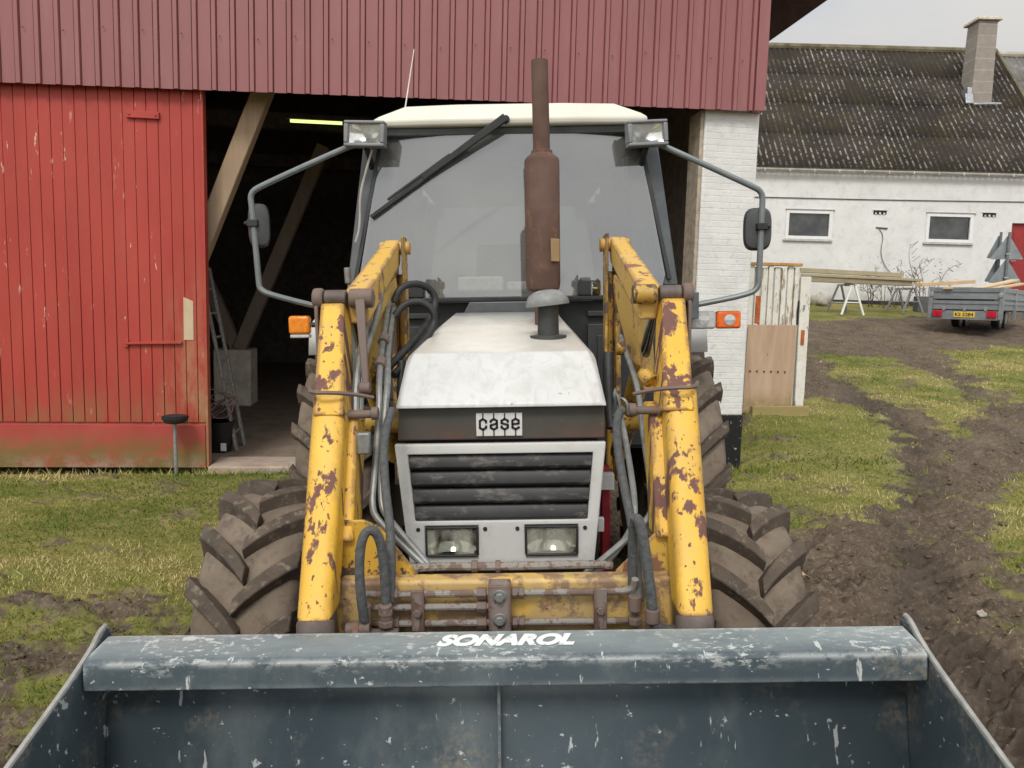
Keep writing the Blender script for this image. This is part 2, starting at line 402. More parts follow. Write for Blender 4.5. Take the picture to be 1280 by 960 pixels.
av = np.stack([vx, vy, vz], -1).reshape(-1, 3); af = (itf[None] + (np.arange(k2) * len(iv))[:, None, None]).reshape(-1, 3)
me = bpy.data.meshes.new('mud_clods'); me.vertices.add(len(av)); me.vertices.foreach_set('co', av.ravel().astype(np.float32))
me.loops.add(af.size); me.loops.foreach_set('vertex_index', af.ravel().astype(np.int32)); me.polygons.add(len(af)); me.polygons.foreach_set('loop_start', (np.arange(len(af)) * 3).astype(np.int32)); me.update()
n = N('loose_clod_soil', .95, spec=.15); n.color(n.mix(n.rng(n.noise(2.3, 8, .7), .32, .7), (.075, .055, .040), (.165, .126, .090))); n.bump(n.noise(90, 5, .7), .6, .006)
co_ = obj('mud_clods', me, n.mat, smooth=False)
tag(co_, 'crumbly brown clods of earth churned up along the muddy track', 'clods', kind='stuff')
# leaves and stones lying on the mud
def clod(name, x, y, sx, sy, sz, mat, label, cat, group=None):
    g = G(); vs = []; nn, kk = 12, 7
    ph = random.random() * 9
    for i in range(kk + 1):
        for j in range(nn):
            a = 2 * math.pi * j / nn; e = math.pi * (i / kk - .5)
            r = 1 + .22 * math.sin(3 * a + ph + 2 * e) + .15 * math.sin(5 * e + 2 * a + ph * 2)
            vs.append((sx * r * math.cos(e) * math.cos(a), sy * r * math.cos(e) * math.sin(a), sz * r * math.sin(e)))
    g.add(vs, [(i * nn + j, i * nn + (j + 1) % nn, (i + 1) * nn + (j + 1) % nn, (i + 1) * nn + j) for i in range(kk) for j in range(nn)])
    o = obj(name, g, mat, sharp=80)
    xx, yy = np.array([x]), np.array([y]); o.location = (x, y, float(height(xx, yy, gmask(xx, yy))[0]) + sz * .55)
    o.rotation_euler = (0, 0, ph)
    return tag(o, label, cat, group)
stone_m = simple('field_stone', (.36, .33, .28), .85, 0, .3, 20, .4)
clod('stone', 9.15, 23.1, .30, .22, .22, stone_m, 'grey boulder lying by the white house wall, left of the trestle', 'stone')
leaf_m = simple('dry_leaf', (.42, .30, .19), .7, 0, .2, 30)
def leaf(x, y, L, rz, label):
    g = G(); vs = []; ks = 7
    for i in range(ks + 1):
        u = i / ks; w = L * .3 * math.sin(math.pi * u) ** .7 * (1 + .25 * math.sin(9 * u)) + .001
        z = .018 * math.sin(math.pi * u * 1.3) + .01
        vs += [(L * (u - .5), -w, z + .012), (L * (u - .5), 0, z), (L * (u - .5), w, z + .014)]
    fs = []
    for i in range(ks):
        for j in range(2): fs.append((i * 3 + j, i * 3 + j + 1, i * 3 + 4 + j, i * 3 + 3 + j))
    g.add(vs, fs); o = obj('dead_leaf', g, leaf_m, recalc=False)
    so_ = o.modifiers.new('thick', 'SOLIDIFY'); so_.thickness = .0012
    xx, yy = np.array([x]), np.array([y]); o.location = (x, y, float(height(xx, yy, gmask(xx, yy))[0]) + .006); o.rotation_euler = (.1, .15, rz)
    tag(o, label, 'leaf')
leaf(2.03, 5.10, .11, .2, 'pale tan dead leaf on the mud just right of the front tractor tyre')
clod('stone', 2.92, 4.55, .032, .028, .022, stone_m, 'small pale stone on the churned mud right of the tractor', 'stone')

# ------------------------------------------------------------ barn
BA = rad(7.841); BD = 8.3386
nrm = Vector((-math.sin(BA), math.cos(BA), 0)); bdir = Vector((math.cos(BA), math.sin(BA), 0))
barn = empty('barn', 'red barn with metal-clad gable, sliding plank door and dark open doorway', 'barn', nrm * BD, (0, 0, BA))
zb = lambda t: 3.80 + .0217 * (t + 3.95)
EZ, ET, RT, SL = 5.23, 4.50, -1.5, .72
roofz = lambda t: EZ + SL * ((ET - t) if t > RT else (t - (2 * RT - ET)))
n = N('red_metal_cladding', .38, spec=.5)
f = n.noise(1.1, 5, .6, (1, 1, .4))
c = n.mix(n.rng(f, .3, .7), (.215, .070, .071), (.262, .094, .094))
c = n.mix(n.rng(n.noise(9, 8, .7, (1, 1, .12)), .5, .8, 0, .3), c, (.33, .18, .16))
n.color(c); n.rough(n.rng(n.noise(4, 5), .3, .7, .33, .5)); clad_m = n.mat
g = G(); pit, rw, rd = .18, .045, .022
prof = []; t = -8.0
while t < 3.78:
    for a, d in ((0, 0), (pit - rw - .024, 0), (pit - rw - .019, -.012), (pit - rw - .010, rd), (pit - .018, rd), (pit - .009, -.012), (pit - .004, 0)): prof.append((t + a, -.13 - d))
    t += pit
prof = [p for p in prof if p[0] <= 3.775]
vs = []
for a, y in prof: vs += [(a, y, zb(a)), (a, y, roofz(a) - .03)]
g.add(vs, [(2 * i, 2 * i + 2, 2 * i + 3, 2 * i + 1) for i in range(len(prof) - 1)])
cl_o = obj('cladding', g, clad_m, barn, smooth=False, recalc=False)
sm = cl_o.modifiers.new('sheet', 'SOLIDIFY'); sm.thickness = .003
g = G()
for i in range(0, 66):
    tt = -7.93 + i * pit + .135
    if i % 2 and tt < 3.74:
        z = zb(tt) + .50 + .012 * ((i * 7) % 5); g.cyl((tt, -.152, z), (tt, -.160, z), .008, .006, 8)
objs('screw', g, simple('screw_head', (.16, .05, .05), .4, .3), barn)
g = G(); g.hex([(3.705, -.157, zb(3.8) - .003), (3.826, -.157, zb(3.8) - .003), (3.826, -.03, zb(3.8) - .003), (3.705, -.03, zb(3.8) - .003),
                (3.705, -.157, 5.6), (3.826, -.157, 5.6), (3.826, -.03, 5.6), (3.705, -.03, 5.6)])
obj('corner_flashing', g, clad_m, barn, .004)
# sliding door of painted boards
n = N('red_door_paint', .55, spec=.35)
f = n.noise(2.0, 7, .65, (1, 1, .35))
c = n.mix(n.rng(f, .3, .7), (.315, .036, .025), (.395, .052, .037))
c = n.mix(n.rng(n.noise(6, 8, .75, (1, 1, .25), (1, 2, 3)), .5, .75, 0, .45), c, (.30, .075, .052))
pl = n.math('MULTIPLY', n.rng(n.noise(17, 8, .65, (1, 1, .22), (4, 4, 1)), .645, .665), n.rng(n.noise(1.1, 4, .6, (1.4, 1, .5), (2, 0, 1)), .42, .58))
c = n.mix(pl, c, (.60, .42, .33))
# bare and greened patch where the hand reaches the latch end
wx = n.math('MULTIPLY', n.rng(n.axis(0), -2.62, -2.2), n.rng(n.axis(2), 2.3, .6))
c = n.mix(n.math('MULTIPLY', wx, n.rng(n.noise(7, 9, .7, (1, 1, .3), (7, 1, 1)), .42, .66)), c, (.38, .22, .11))
gz_ = n.math('MULTIPLY', n.rng(n.axis(2), .95, .42), n.rng(n.noise(5, 8, .7, (1, 1, .5)), .4, .62))
c = n.mix(n.math('MULTIPLY', gz_, .75), c, (.20, .13, .05))
n.color(c); n.bump(n.noise(28, 7, .7, (1, 1, .08)), .25, .004); door_m = n.mat
g = G(); t = -6.28; zt = lambda t: zb(t) + .1
while t < -2.09:
    t1 = min(t + .1115, -2.072); dy = random.uniform(0, .004)
    g.box(t + .0022, t1 - .0022, -.03 + dy, 0, .50, 4.0); t = t1
g.box(-6.28, -2.08, -.012, .06, .05, 3.98)
door = obj('sliding_door', g, door_m, barn, .003, 1)
n = N('red_plinth_paint', .6, spec=.3)
c = n.mix(n.rng(n.noise(2.4, 6), .3, .7), (.33, .045, .038), (.40, .068, .055))
c = n.mix(n.math('MULTIPLY', n.rng(n.axis(2), .46, .16), n.rng(n.noise(2.6, 8, .7, (1, 1, 1.6), (3, 0, 0)), .34, .54)), c, (.165, .115, .035))
c = n.mix(n.math('MULTIPLY', n.rng(n.axis(2), .2, .02), n.rng(n.noise(6, 7, .7), .42, .6)), c, (.28, .21, .16))
n.color(c); n.bump(n.noise(20, 6), .2, .004)
g = G(); g.hex([(-6.28, -.045, .05), (-2.085, -.045, .02), (-2.085, -.013, .02), (-6.28, -.013, .05), (-6.28, -.045, .498), (-2.085, -.045, .47), (-2.085, -.013, .47), (-6.28, -.013, .498)])
obj('door_kickboard', g, n.mat, door, .004)
g = G(); g.box(-2.078, -2.052, -.05, .07, .02, 3.98); obj('door_edge_trim', g, door_m, door, .003)
g = G(); g.box(-2.78, -2.47, -.062, -.032, 3.555, 3.625)
g.cyl((-2.75, -.062, 3.59), (-2.75, -.07, 3.59), .012); g.cyl((-2.5, -.062, 3.59), (-2.5, -.07, 3.59), .012); obj('door_batten', g, door_m, door, .004)
rust_m = simple('rusty_iron', (.16, .062, .034), .85, .2, .5, 24, .4)
g = G(); g.bar((-2.84, -.052, 1.318), (-2.30, -.052, 1.335), .03, .026); g.box(-2.86, -2.82, -.056, -.032, 1.28, 1.36); obj('latch_bar', g, door_m, door, .004)
bare_m = wood('bare_pine', (.50, .37, .23), (.60, .47, .32))
g = G(); g.hex([(-2.285, -.036, 1.36), (-2.185, -.036, 1.36), (-2.185, -.030, 1.36), (-2.285, -.030, 1.36), (-2.28, -.036, 1.80), (-2.185, -.036, 1.76), (-2.185, -.03, 1.76), (-2.28, -.03, 1.80)])
obj('bare_board_patch', g, bare_m, door, .002, 1)
# whitewashed brick pillar, right of the doorway
n = N('whitewashed_brick', .85, spec=.2)
cx_ = n.n.new('ShaderNodeCombineXYZ'); sp = n.n.new('ShaderNodeSeparateXYZ'); n.l.new(n.tc.outputs['Object'], sp.inputs[0])
n.l.new(n.math('ADD', sp.outputs[0], sp.outputs[1]), cx_.inputs[0]); n.n[-1].use_clamp = False; n.l.new(sp.outputs[2], cx_.inputs[1])
for q in n.n:
    if q.type == 'MATH': q.use_clamp = False
bt = n.n.new('ShaderNodeTexBrick'); n.l.new(cx_.outputs[0], bt.inputs['Vector']); bt.inputs['Scale'].default_value = 1.0
bt.inputs['Brick Width'].default_value = .235; bt.inputs['Row Height'].default_value = .068; bt.inputs['Mortar Size'].default_value = .007; bt.inputs['Mortar Smooth'].default_value = .6
bt.inputs['Color1'].default_value = (1, 1, 1, 1); bt.inputs['Color2'].default_value = (.8, .8, .8, 1); bt.inputs['Mortar'].default_value = (0, 0, 0, 1)
c = n.mix(n.rng(n.noise(3.5, 7, .65), .3, .7), (.56, .555, .53), (.70, .695, .67))
c = n.mix(n.rng(n.noise(14, 8, .7), .53, .70, 0, .7), c, (.44, .425, .38))
c = n.mix(n.math('MULTIPLY', n.rng(bt.outputs['Color'], .3, 0), .08), c, (.45, .43, .38))
n.color(c)
hh = n.math('ADD', n.math('MULTIPLY', bt.outputs['Color'], .22), n.math('MULTIPLY', n.noise(9, 8, .65, dist=.8), .9)); n.bump(hh, .6, .016)
brick_m = n.mat
g = G(); g.box(3.205, 3.835, -.02, .36, .60, 3.99); pil = obj('pillar', g, brick_m, barn, .018, 3)
n = N('black_tar_plinth', .7, spec=.3)
n.color(n.mix(n.rng(n.noise(22, 7, .7), .62, .66), (.010, .010, .011), (.5, .5, .48))); n.bump(n.noise(16, 7), .4, .01)
g = G(); g.box(3.20, 3.84, -.025, .365, -.35, .605); obj('pillar_plinth', g, n.mat, barn, .012)
edge_m = simple('brown_reveal_edge', (.36, .30, .23), .9, 0, .35, 12, .5)  # left reveal coloured darker and browner than the white front
g = G(); g.box(3.165, 3.203, .0, .355, .10, 3.98); obj('pillar_reveal', g, edge_m, barn, .01)
# shell of the barn
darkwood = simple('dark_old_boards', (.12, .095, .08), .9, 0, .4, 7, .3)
g = G(); g.box(-7.6, -6.30, -.02, .12, 0, 4.1); obj('front_wall', g, door_m, barn, .004)
g = G(); g.box(3.60, 3.80, .37, 13.5, -.3, 5.2); obj('side_wall', g, brick_m, barn)
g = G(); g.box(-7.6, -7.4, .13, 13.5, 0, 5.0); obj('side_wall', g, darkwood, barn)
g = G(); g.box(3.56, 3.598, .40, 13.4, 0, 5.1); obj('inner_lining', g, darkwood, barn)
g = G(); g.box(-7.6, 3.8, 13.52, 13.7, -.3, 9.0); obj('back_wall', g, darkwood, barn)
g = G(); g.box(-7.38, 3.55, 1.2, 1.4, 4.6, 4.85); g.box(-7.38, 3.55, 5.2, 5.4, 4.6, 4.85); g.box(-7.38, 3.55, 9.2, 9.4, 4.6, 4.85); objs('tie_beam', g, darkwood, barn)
soff = simple('brown_red_soffit', (.075, .035, .030), .8, 0, .3, 6, .2)
for sgn, t0, t1 in ((1, RT, ET + .03), (-1, RT, 2 * RT - ET - .03)):
    g = G()
    g.prism([(t0, -.42, roofz(RT)), (t1, -.42, EZ - .02), (t1, -.42, EZ + .13), (t0, -.42, roofz(RT) + .15)], (0, 14.3, 0))
    obj('roof', g, soff, barn, .01)
old = wood('weathered_beam', (.30, .205, .13), (.41, .30, .20), 2)
g = G(); g.bar((-1.46, .32, 4.15), (-2.30, .32, 2.02), .19, .19, (0, 1, 0)); obj('brace', g, old, barn, .012)
olddark = wood('dusty_beam', (.22, .17, .13), (.30, .24, .19), 2)
g = G(); g.bar((-1.40, 5.0, 4.3), (-2.78, 5.0, .93), .21, .2, (0, 1, 0)); obj('brace', g, olddark, barn, .012)
g = G(); g.bar((-3.62, 5.02, 2.8), (-2.82, 5.02, .93), .20, .19, (0, 1, 0)); obj('brace', g, olddark, barn, .012)
conc = simple('dusty_concrete', (.58, .52, .44), .9, 0, .3, 6, .3)
g = G(); g.box(-3.15, -2.56, 4.75, 5.35, 0.0, .93); obj('footing_block', g, conc, barn, .02)
g = G(); g.cyl((-1.79, 4.0, 4.47), (-1.02, 4.0, 4.475), .024, n=12); n = N('lit_tube', .4); n.color((.9, .95, .5))
n.b.inputs['Emission Color'].default_value = (.80, 1, .32, 1); n.b.inputs['Emission Strength'].default_value = 1.0
lampt = obj('strip_lamp', g, n.mat, barn); g = G(); g.box(-1.86, -.95, 3.97, 4.03, 4.50, 4.56); obj('lamp_housing', g, darkwood, lampt)
# barn floor with threshold
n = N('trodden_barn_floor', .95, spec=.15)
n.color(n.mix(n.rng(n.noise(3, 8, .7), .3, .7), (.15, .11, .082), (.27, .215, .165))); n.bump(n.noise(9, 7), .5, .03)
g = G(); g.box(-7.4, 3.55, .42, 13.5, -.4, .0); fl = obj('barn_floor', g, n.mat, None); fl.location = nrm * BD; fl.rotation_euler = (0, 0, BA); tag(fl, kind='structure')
n = N('worn_threshold', .9, spec=.2); n.color(n.mix(n.rng(n.noise(5, 8, .7), .3, .7), (.30, .22, .17), (.44, .36, .29))); n.bump(n.noise(14, 7), .4, .02)
g = G(); g.box(-2.05, 3.16, -.12, .415, -.4, .045); th_o = obj('threshold', g, n.mat, None, .015); th_o.location = nrm * BD; th_o.rotation_euler = (0, 0, BA); tag(th_o, kind='structure')
def inbarn(o): o.location = nrm * BD; o.rotation_euler = (0, 0, BA); return o
# things standing in the barn
lad = inbarn(empty('ladder', 'paint-spattered aluminium ladder leaning behind the red door edge in the doorway', 'ladder'))
alu = simple('spattered_aluminium', (.30, .28, .26), .6, .4, .45, 30)
for dt_, dy in ((0, 0), (.015, .36)):
    g = G(); g.bar((-2.40 + dt_, 1.1 + dy, 2.15), (-1.98 + dt_, .95 + dy, .0), .03, .07, (0, 1, 0)); obj('rail', g, alu, lad, .004)
for k in range(7):
    u = .12 + k * .13; p = Vector((-2.40, 1.1, 2.15)).lerp(Vector((-1.98, .95, 0)), u)
    g = G(); g.cyl(p, p + Vector((.015, .36, 0)), .014, n=8); obj('rung', g, alu, lad)
bk = inbarn(empty('bucket', 'black plastic bucket with white label standing behind the red door', 'bucket'))
blackp = simple('black_plastic', (.012, .012, .013), .45, 0, .3, 8)
whitep = simple('white_label', (.7, .7, .68), .6, 0, .1)
g = G(); g.rings([((-2.17, .95, 0), .125), ((-2.17, .95, .34), .16), ((-2.17, .95, .345), .168), ((-2.17, .95, .36), .168), ((-2.17, .95, .36), .15), ((-2.17, .95, .05), .115)], 24); obj('pail', g, blackp, bk)
g = G(); g.box(-2.13, -2.07, .795, .812, .03, .12); obj('label_patch', g, whitep, bk)
g = G()
for k in range(5):
    pts = [(-2.15 + (.13 + .012 * k) * math.cos(a), .93 + .06 * math.sin(a) + .02 * k, .50 + .06 * k * .4 + (.10 + .01 * k) * math.sin(a + k)) for a in np.linspace(0, 6.28, 14)]
    g.tube(pts, .007, 6, 1)
tag(inbarn(obj('cable_coil', g, simple('dusty_pink_cable', (.22, .13, .11), .7))), 'loose coil of dusty cable hanging over the black bucket in the doorway', 'cable')
gw = wood('grey_loose_boards', (.26, .22, .18), (.38, .33, .27), 2)
for k, (t0, t1, y, top, w, lb) in enumerate(((2.30, 2.42, 1.9, 3.1, .20, 'wide dark grey board leaning in the doorway nearest the tractor cab'), (2.66, 2.62, 2.0, 3.7, .24, 'tallest pale grey board leaning upright in the doorway'),
        (2.93, 2.80, 1.6, 2.7, .17, 'short grey board leaning in the doorway, between the tall board and the pillar'), (3.25, 3.06, 1.2, 2.5, .14, 'narrow board leaning tilted beside the white pillar'))):
    g = G(); g.bar((t0, y - .25, 0.0), (t1, y + .2, top), w, .035, (0, 1, 0)); tag(inbarn(obj('timber_board', g, gw if k % 2 else old, None, .004)), lb, 'board', 'boards leaning inside the doorway')
# metal stake with dish in front of the door
st = empty('boundary_stake', 'grey metal stake topped by a black dish, standing before the red door', 'stake', tuple(nrm * (BD - .25) + bdir * -2.325), (0, 0, BA))
galv = simple('galvanised_steel', (.30, .31, .31), .5, .6, .25, 20)
g = G(); g.cyl((0, 0, -.15), (-.005, 0, .53), .019, n=12); obj('post', g, galv, st)
g = G(); g.rings([((0, 0, .525), .06), ((0, 0, .535), .10), ((0, 0, .575), .128), ((0, 0, .60), .128), ((0, 0, .605), .115), ((0, 0, .585), .09)], 24); obj('dish', g, simple('black_rubber', (.018, .018, .017), .75, 0, .4, 12), st)
# ------------------------------------------------------------ white farmhouse behind
HY = 24.0
def wall_open(g, x0, x1, z0, z1, y0, y1, ops):
    xs = sorted({x0, x1, *[o[0] for o in ops], *[o[1] for o in ops]})
    for a, b in zip(xs, xs[1:]):
        col = sorted([(o[2], o[3]) for o in ops if o[0] <= a + 1e-6 and o[1] >= b - 1e-6]); z = z0
        for c, d in col: g.box(a, b, y0, y1, z, c); z = d
        g.box(a, b, y0, y1, z, z1)
house = empty('farmhouse', 'long white-washed farmhouse with mossy dark corrugated roof and block chimney', 'house', (0, HY, 0))
n = N('limewash_wall', .9, spec=.15)
c = n.mix(n.rng(n.noise(.7, 7, .65), .3, .7), (.60, .60, .585), (.71, .71, .695))
c = n.mix(n.rng(n.noise(3.3, 8, .72, loc=(2, 0, 0)), .50, .70, 0, .6), c, (.47, .455, .42))
c = n.mix(n.rng(n.noise(9, 7, .7, (1, 1, .8), (6, 0, 0)), .66, .70, 0, .6), c, (.48, .44, .40))
c = n.mix(n.math('MULTIPLY', n.rng(n.axis(2), 2.7, 2.1), n.rng(n.noise(2.5, 7, .7), .4, .65)), c, (.42, .40, .35))
n.color(c)
n.bump(n.noise(4, 9, .72), .5, .03); lime = n.mat
W1 = (8.27, 9.70, 3.95, 4.83); W2 = (12.58, 14.02, 3.955, 4.835)
DOOR = (15.22, 16.15, 2.3, 4.60)
g = G(); wall_open(g, 5.0, 16.5, 2.10, 6.28, 0, .35, [W1, W2, DOOR]); g.box(5.0, 5.3, .35, 8, 2.1, 6.28); g.box(16.15, 16.5, .35, 8, 2.1, 6.28)
obj('wall', g, lime, house)
g = G(); g.box(4.98, 16.52, -.02, .33, 1.2, 2.13); obj('plinth', g, n.mat if False else simple('tarred_plinth', (.030, .030, .030), .85, 0, .5, 5, .3), house)
frm = simple('white_window_frame', (.70, .70, .69), .45, 0, .06)
n = N('dark_window_glass', .06, spec=.6); n.color(n.mix(n.rng(n.noise(1.6, 3), .4, .6), (.020, .021, .022), (.06, .062, .06))); glass_d = n.mat
for (a, b, c0, d0) in (W1, W2):
    w = empty('window', None, None); w.parent = house
    g = G(); f = .10
    g.box(a, b, -.03, .07, c0, c0 + f); g.box(a, b, -.03, .07, d0 - f, d0); g.box(a, a + f, -.029, .069, c0 + f, d0 - f); g.box(b - f, b, -.029, .069, c0 + f, d0 - f)
    obj('frame', g, frm, w, .006)
    g = G(); g.box(a + f - .01, b - f + .01, .03, .045, c0 + f - .01, d0 - f + .01); obj('pane', g, glass_d, w)
    g = G(); g.hex([(a - .06, -.07, c0 - .06), (b + .03, -.07, c0 - .06), (b + .03, -.004, c0 - .06), (a - .06, -.004, c0 - .06), (a - .06, -.07, c0 - .02), (b + .03, -.07, c0 - .02), (b + .03, -.004, c0 - .003), (a - .06, -.004, c0 - .003)])
    obj('sill', g, simple('grey_sill', (.42, .42, .40), .7), w, .006)
    g = G(); g.box(a - .02, b + .05, -.05, -.002, d0 + .004, d0 + .03); obj('drip_strip', g, simple('grey_drip', (.30, .30, .29), .6), w)
grate = simple('vent_hole', (.02, .02, .02), .9)
for a, z in ((10.94, 4.76), (14.29, 4.77)):
    g = G(); g.box(a, a + .40, -.012, -.004, z, z + .115); v = obj('vent', g, grate, house)
    g = G(); g.box(a - .03, a + .43, -.02, -.004, z + .118, z + .145); g.box(a + .17, a + .22, -.03, -.013, z + .0, z + .06); g.box(a + .05, a + .09, -.03, -.013, z, z + .05); g.box(a + .30, a + .35, -.03, -.013, z, z + .045); obj('vent_brick', g, lime, v)
redd = simple('red_house_door', (.26, .022, .022), .5, 0, .12, 3)
g = G(); g.box(DOOR[0], DOOR[1], .10, .16, DOOR[2], DOOR[3]); hd = obj('door', g, redd, house)
g = G(); g.box(DOOR[0] + .14, DOOR[1] - .14, .085, .099, 3.6, 4.36); g.box(DOOR[0] + .14, DOOR[1] - .14, .085, .099, 2.5, 3.4); objs('door_panel', g, redd, hd, .02)
g = G(); g.cyl((DOOR[0] + .09, .08, 3.45), (DOOR[0] + .09, .0, 3.45), .02); g.cyl((DOOR[0] + .09, .01, 3.45), (DOOR[0] + .22, .01, 3.45), .015); obj('handle', g, galv, hd)
dark_cable = simple('dark_cable', (.10, .10, .10), .7)
g = G(); g.tube([(6, -.02, 5.17), (7.6, -.025, 5.19), (11, -.02, 5.19), (16.4, -.02, 5.25)], .014, 6, 1); obj('wall_cable', g, dark_cable, house)
g = G(); g.tube([(11.16, -.02, 4.31), (11.3, -.03, 4.1), (11.22, -.03, 3.6), (11.42, -.04, 3.15), (11.7, -.05, 2.9)], .010, 6); g.tube([(11.05, -.02, 4.36), (11.4, -.03, 4.34)], .02, 6, 1); obj('loose_wire', g, dark_cable, house)
# corrugated fibre-cement roof with moss and lichen streaks
def corrugated(name, x0, x1, zoff, rows, mat, parent, y1=4.0, z0=6.30, z1=10.92, eave=-.18):
    g = G(); wl_ = .177; amp = .026; xs = np.arange(x0, x1 + 1e-6, wl_ / 8)
    dy = (y1 - eave); sl = (z1 - z0) / 4.0
    for k in range(rows):
        ya = eave + dy * k / rows; yb = eave + dy * (k + 1) / rows + .12
        la = zoff + .014; lb = zoff
        vs = []
        for yy, lift in ((ya, la), (yb, lb)):
            for x in xs:
                z = z0 + yy * sl + lift + amp * math.cos(2 * math.pi * x / wl_)
                vs.append((x, yy, z))
        nn = len(xs); g.add(vs, [(i, i + 1, nn + i + 1, nn + i) for i in range(nn - 1)])
    o = obj(name, g, mat, parent, recalc=False, sharp=80); s_ = o.modifiers.new('sheet', 'SOLIDIFY'); s_.thickness = .008; s_.offset = -1
    return o
n = N('mossy_fibre_cement', .95, spec=.12)
c = n.mix(n.rng(n.noise(.45, 6, .65), .35, .65), (.028, .023, .020), (.052, .043, .036))
c = n.mix(n.rng(n.noise(.8, 7, .7, loc=(5, 2, 0)), .50, .70, 0, .75), c, (.052, .046, .020))
wv = n.n.new('ShaderNodeMath'); wv.operation = 'SINE'; q = n.n.new('ShaderNodeMath'); q.operation = 'MULTIPLY'; q.inputs[1].default_value = 2 * math.pi / .177
n.l.new(n.axis(0), q.inputs[0]); q2 = n.n.new('ShaderNodeMath'); q2.operation = 'ADD'; q2.inputs[1].default_value = math.pi / 2
n.l.new(q.outputs[0], q2.inputs[0]); n.l.new(q2.outputs[0], wv.inputs[0])
crest = n.rng(wv.outputs[0], .35, .85)                    # lichen sits on the wave crests
st_ = n.rng(n.noise(6.5, 5, .7, (1, 1.0, 1.0), (0, 3, 0)), .47, .60)
zone = n.rng(n.noise(.5, 6, .62, loc=(1.7, 0, .6)), .44, .56)
c = n.mix(n.math('MULTIPLY', n.math('MULTIPLY', crest, st_), n.math('ADD', n.math('MULTIPLY', zone, .9), .06)), c, (.31, .295, .27))
n.color(c); n.bump(n.noise(14, 7, .7), .6, .02); moss_m = n.mat
roof = corrugated('roof', 4.9, 16.62, 0, 4, moss_m, house)
n = N('mossy_ridge', .95, spec=.1); n.color(n.mix(n.rng(n.noise(2, 8, .7), .35, .65), (.085, .070, .038), (.20, .175, .12))); n.bump(n.noise(9, 7), .5, .03); ridge_m = n.mat
g = G(); g.tube([(4.9, 4.0, 10.90), (10, 4, 10.91), (16.62, 4.0, 10.90)], .13, 10, 1); obj('ridge_cap', g, ridge_m, roof)
g = G(); g.prism([(16.60, -.2, 6.02), (16.60, 4, 10.8), (16.60, 4, 11.0), (16.60, -.2, 6.22)], (.08, 0, 0)); obj('verge_board', g, ridge_m, roof)
g = G(); g.prism([(16.3, .05, 6.28), (16.3, 7.9, 6.28), (16.3, 4, 10.75)], (.2, 0, 0)); obj('gable', g, lime, house)
g = G(); g.hex([(4.9, 8.2, 6.1), (16.62, 8.2, 6.1), (16.62, 8.2, 6.2), (4.9, 8.2, 6.2), (4.9, 4.02, 10.78), (16.62, 4.02, 10.78), (16.62, 4.02, 10.88), (4.9, 4.02, 10.88)]); obj('rear_roof_slope', g, moss_m, house)
g = G(); pts = []
gutm = simple('pale_gutter', (.50, .48, .44), .6, .0, .25, 3)
pr = [(-.20 + .065 * math.cos(a), 6.02 + .065 * math.sin(a)) for a in np.linspace(math.pi, 2 * math.pi, 9)]
pr += [(y * .9 - .02, z + .004) for y, z in pr[::-1]]
g.prism([(4.9, y, z) for y, z in pr], (11.75, 0, 0)); gu = obj('gutter', g, gutm, house)
g = G()
for k in range(16): x = 5.2 + k * .75; g.box(x, x + .03, -.272, -.13, 5.945, 6.03)
objs('gutter_bracket', g, gutm, gu)
n = N('concrete_block_chimney', .9, spec=.2)
b_ = n.n.new('ShaderNodeTexBrick'); cb_ = n.n.new('ShaderNodeCombineXYZ'); s1 = n.n.new('ShaderNodeSeparateXYZ'); n.l.new(n.tc.outputs['Object'], s1.inputs[0])
a1 = n.n.new('ShaderNodeMath'); a1.operation = 'ADD'; n.l.new(s1.outputs[0], a1.inputs[0]); n.l.new(s1.outputs[1], a1.inputs[1]); n.l.new(a1.outputs[0], cb_.inputs[0]); n.l.new(s1.outputs[2], cb_.inputs[1])
n.l.new(cb_.outputs[0], b_.inputs['Vector']); b_.inputs['Scale'].default_value = 1; b_.inputs['Brick Width'].default_value = 9; b_.inputs['Row Height'].default_value = .36; b_.inputs['Mortar Size'].default_value = .012
b_.inputs['Color1'].default_value = (.28, .245, .215, 1); b_.inputs['Color2'].default_value = (.33, .29, .245, 1); b_.inputs['Mortar'].default_value = (.42, .39, .35, 1)
c = n.mix(n.rng(n.noise(4, 8, .7), .35, .7, 0, .6), b_.outputs['Color'], (.20, .185, .16)); n.color(c); n.bump(n.noise(12, 7), .5, .02)
g = G(); g.hex([(14.78, 2.05, 8.3), (15.48, 2.05, 8.3), (15.48, 2.8, 8.3), (14.78, 2.8, 8.3), (14.87, 2.08, 11.27), (15.47, 2.08, 11.27), (15.47, 2.75, 11.27), (14.87, 2.75, 11.27)]); ch = obj('chimney', g, n.mat, house, .015)
g = G(); g.box(14.77, 15.57, 1.98, 2.85, 11.273, 11.36); g.hex([(14.95, 2.15, 11.362), (15.35, 2.15, 11.362), (15.35, 2.7, 11.362), (14.95, 2.7, 11.362), (15.07, 2.3, 11.49), (15.2, 2.3, 11.49), (15.2, 2.5, 11.49), (15.07, 2.5, 11.49)]); obj('chimney_cap', g, conc, ch, .012)
zinc = simple('zinc_flashing', (.42, .43, .44), .35, .7, .3, 6)
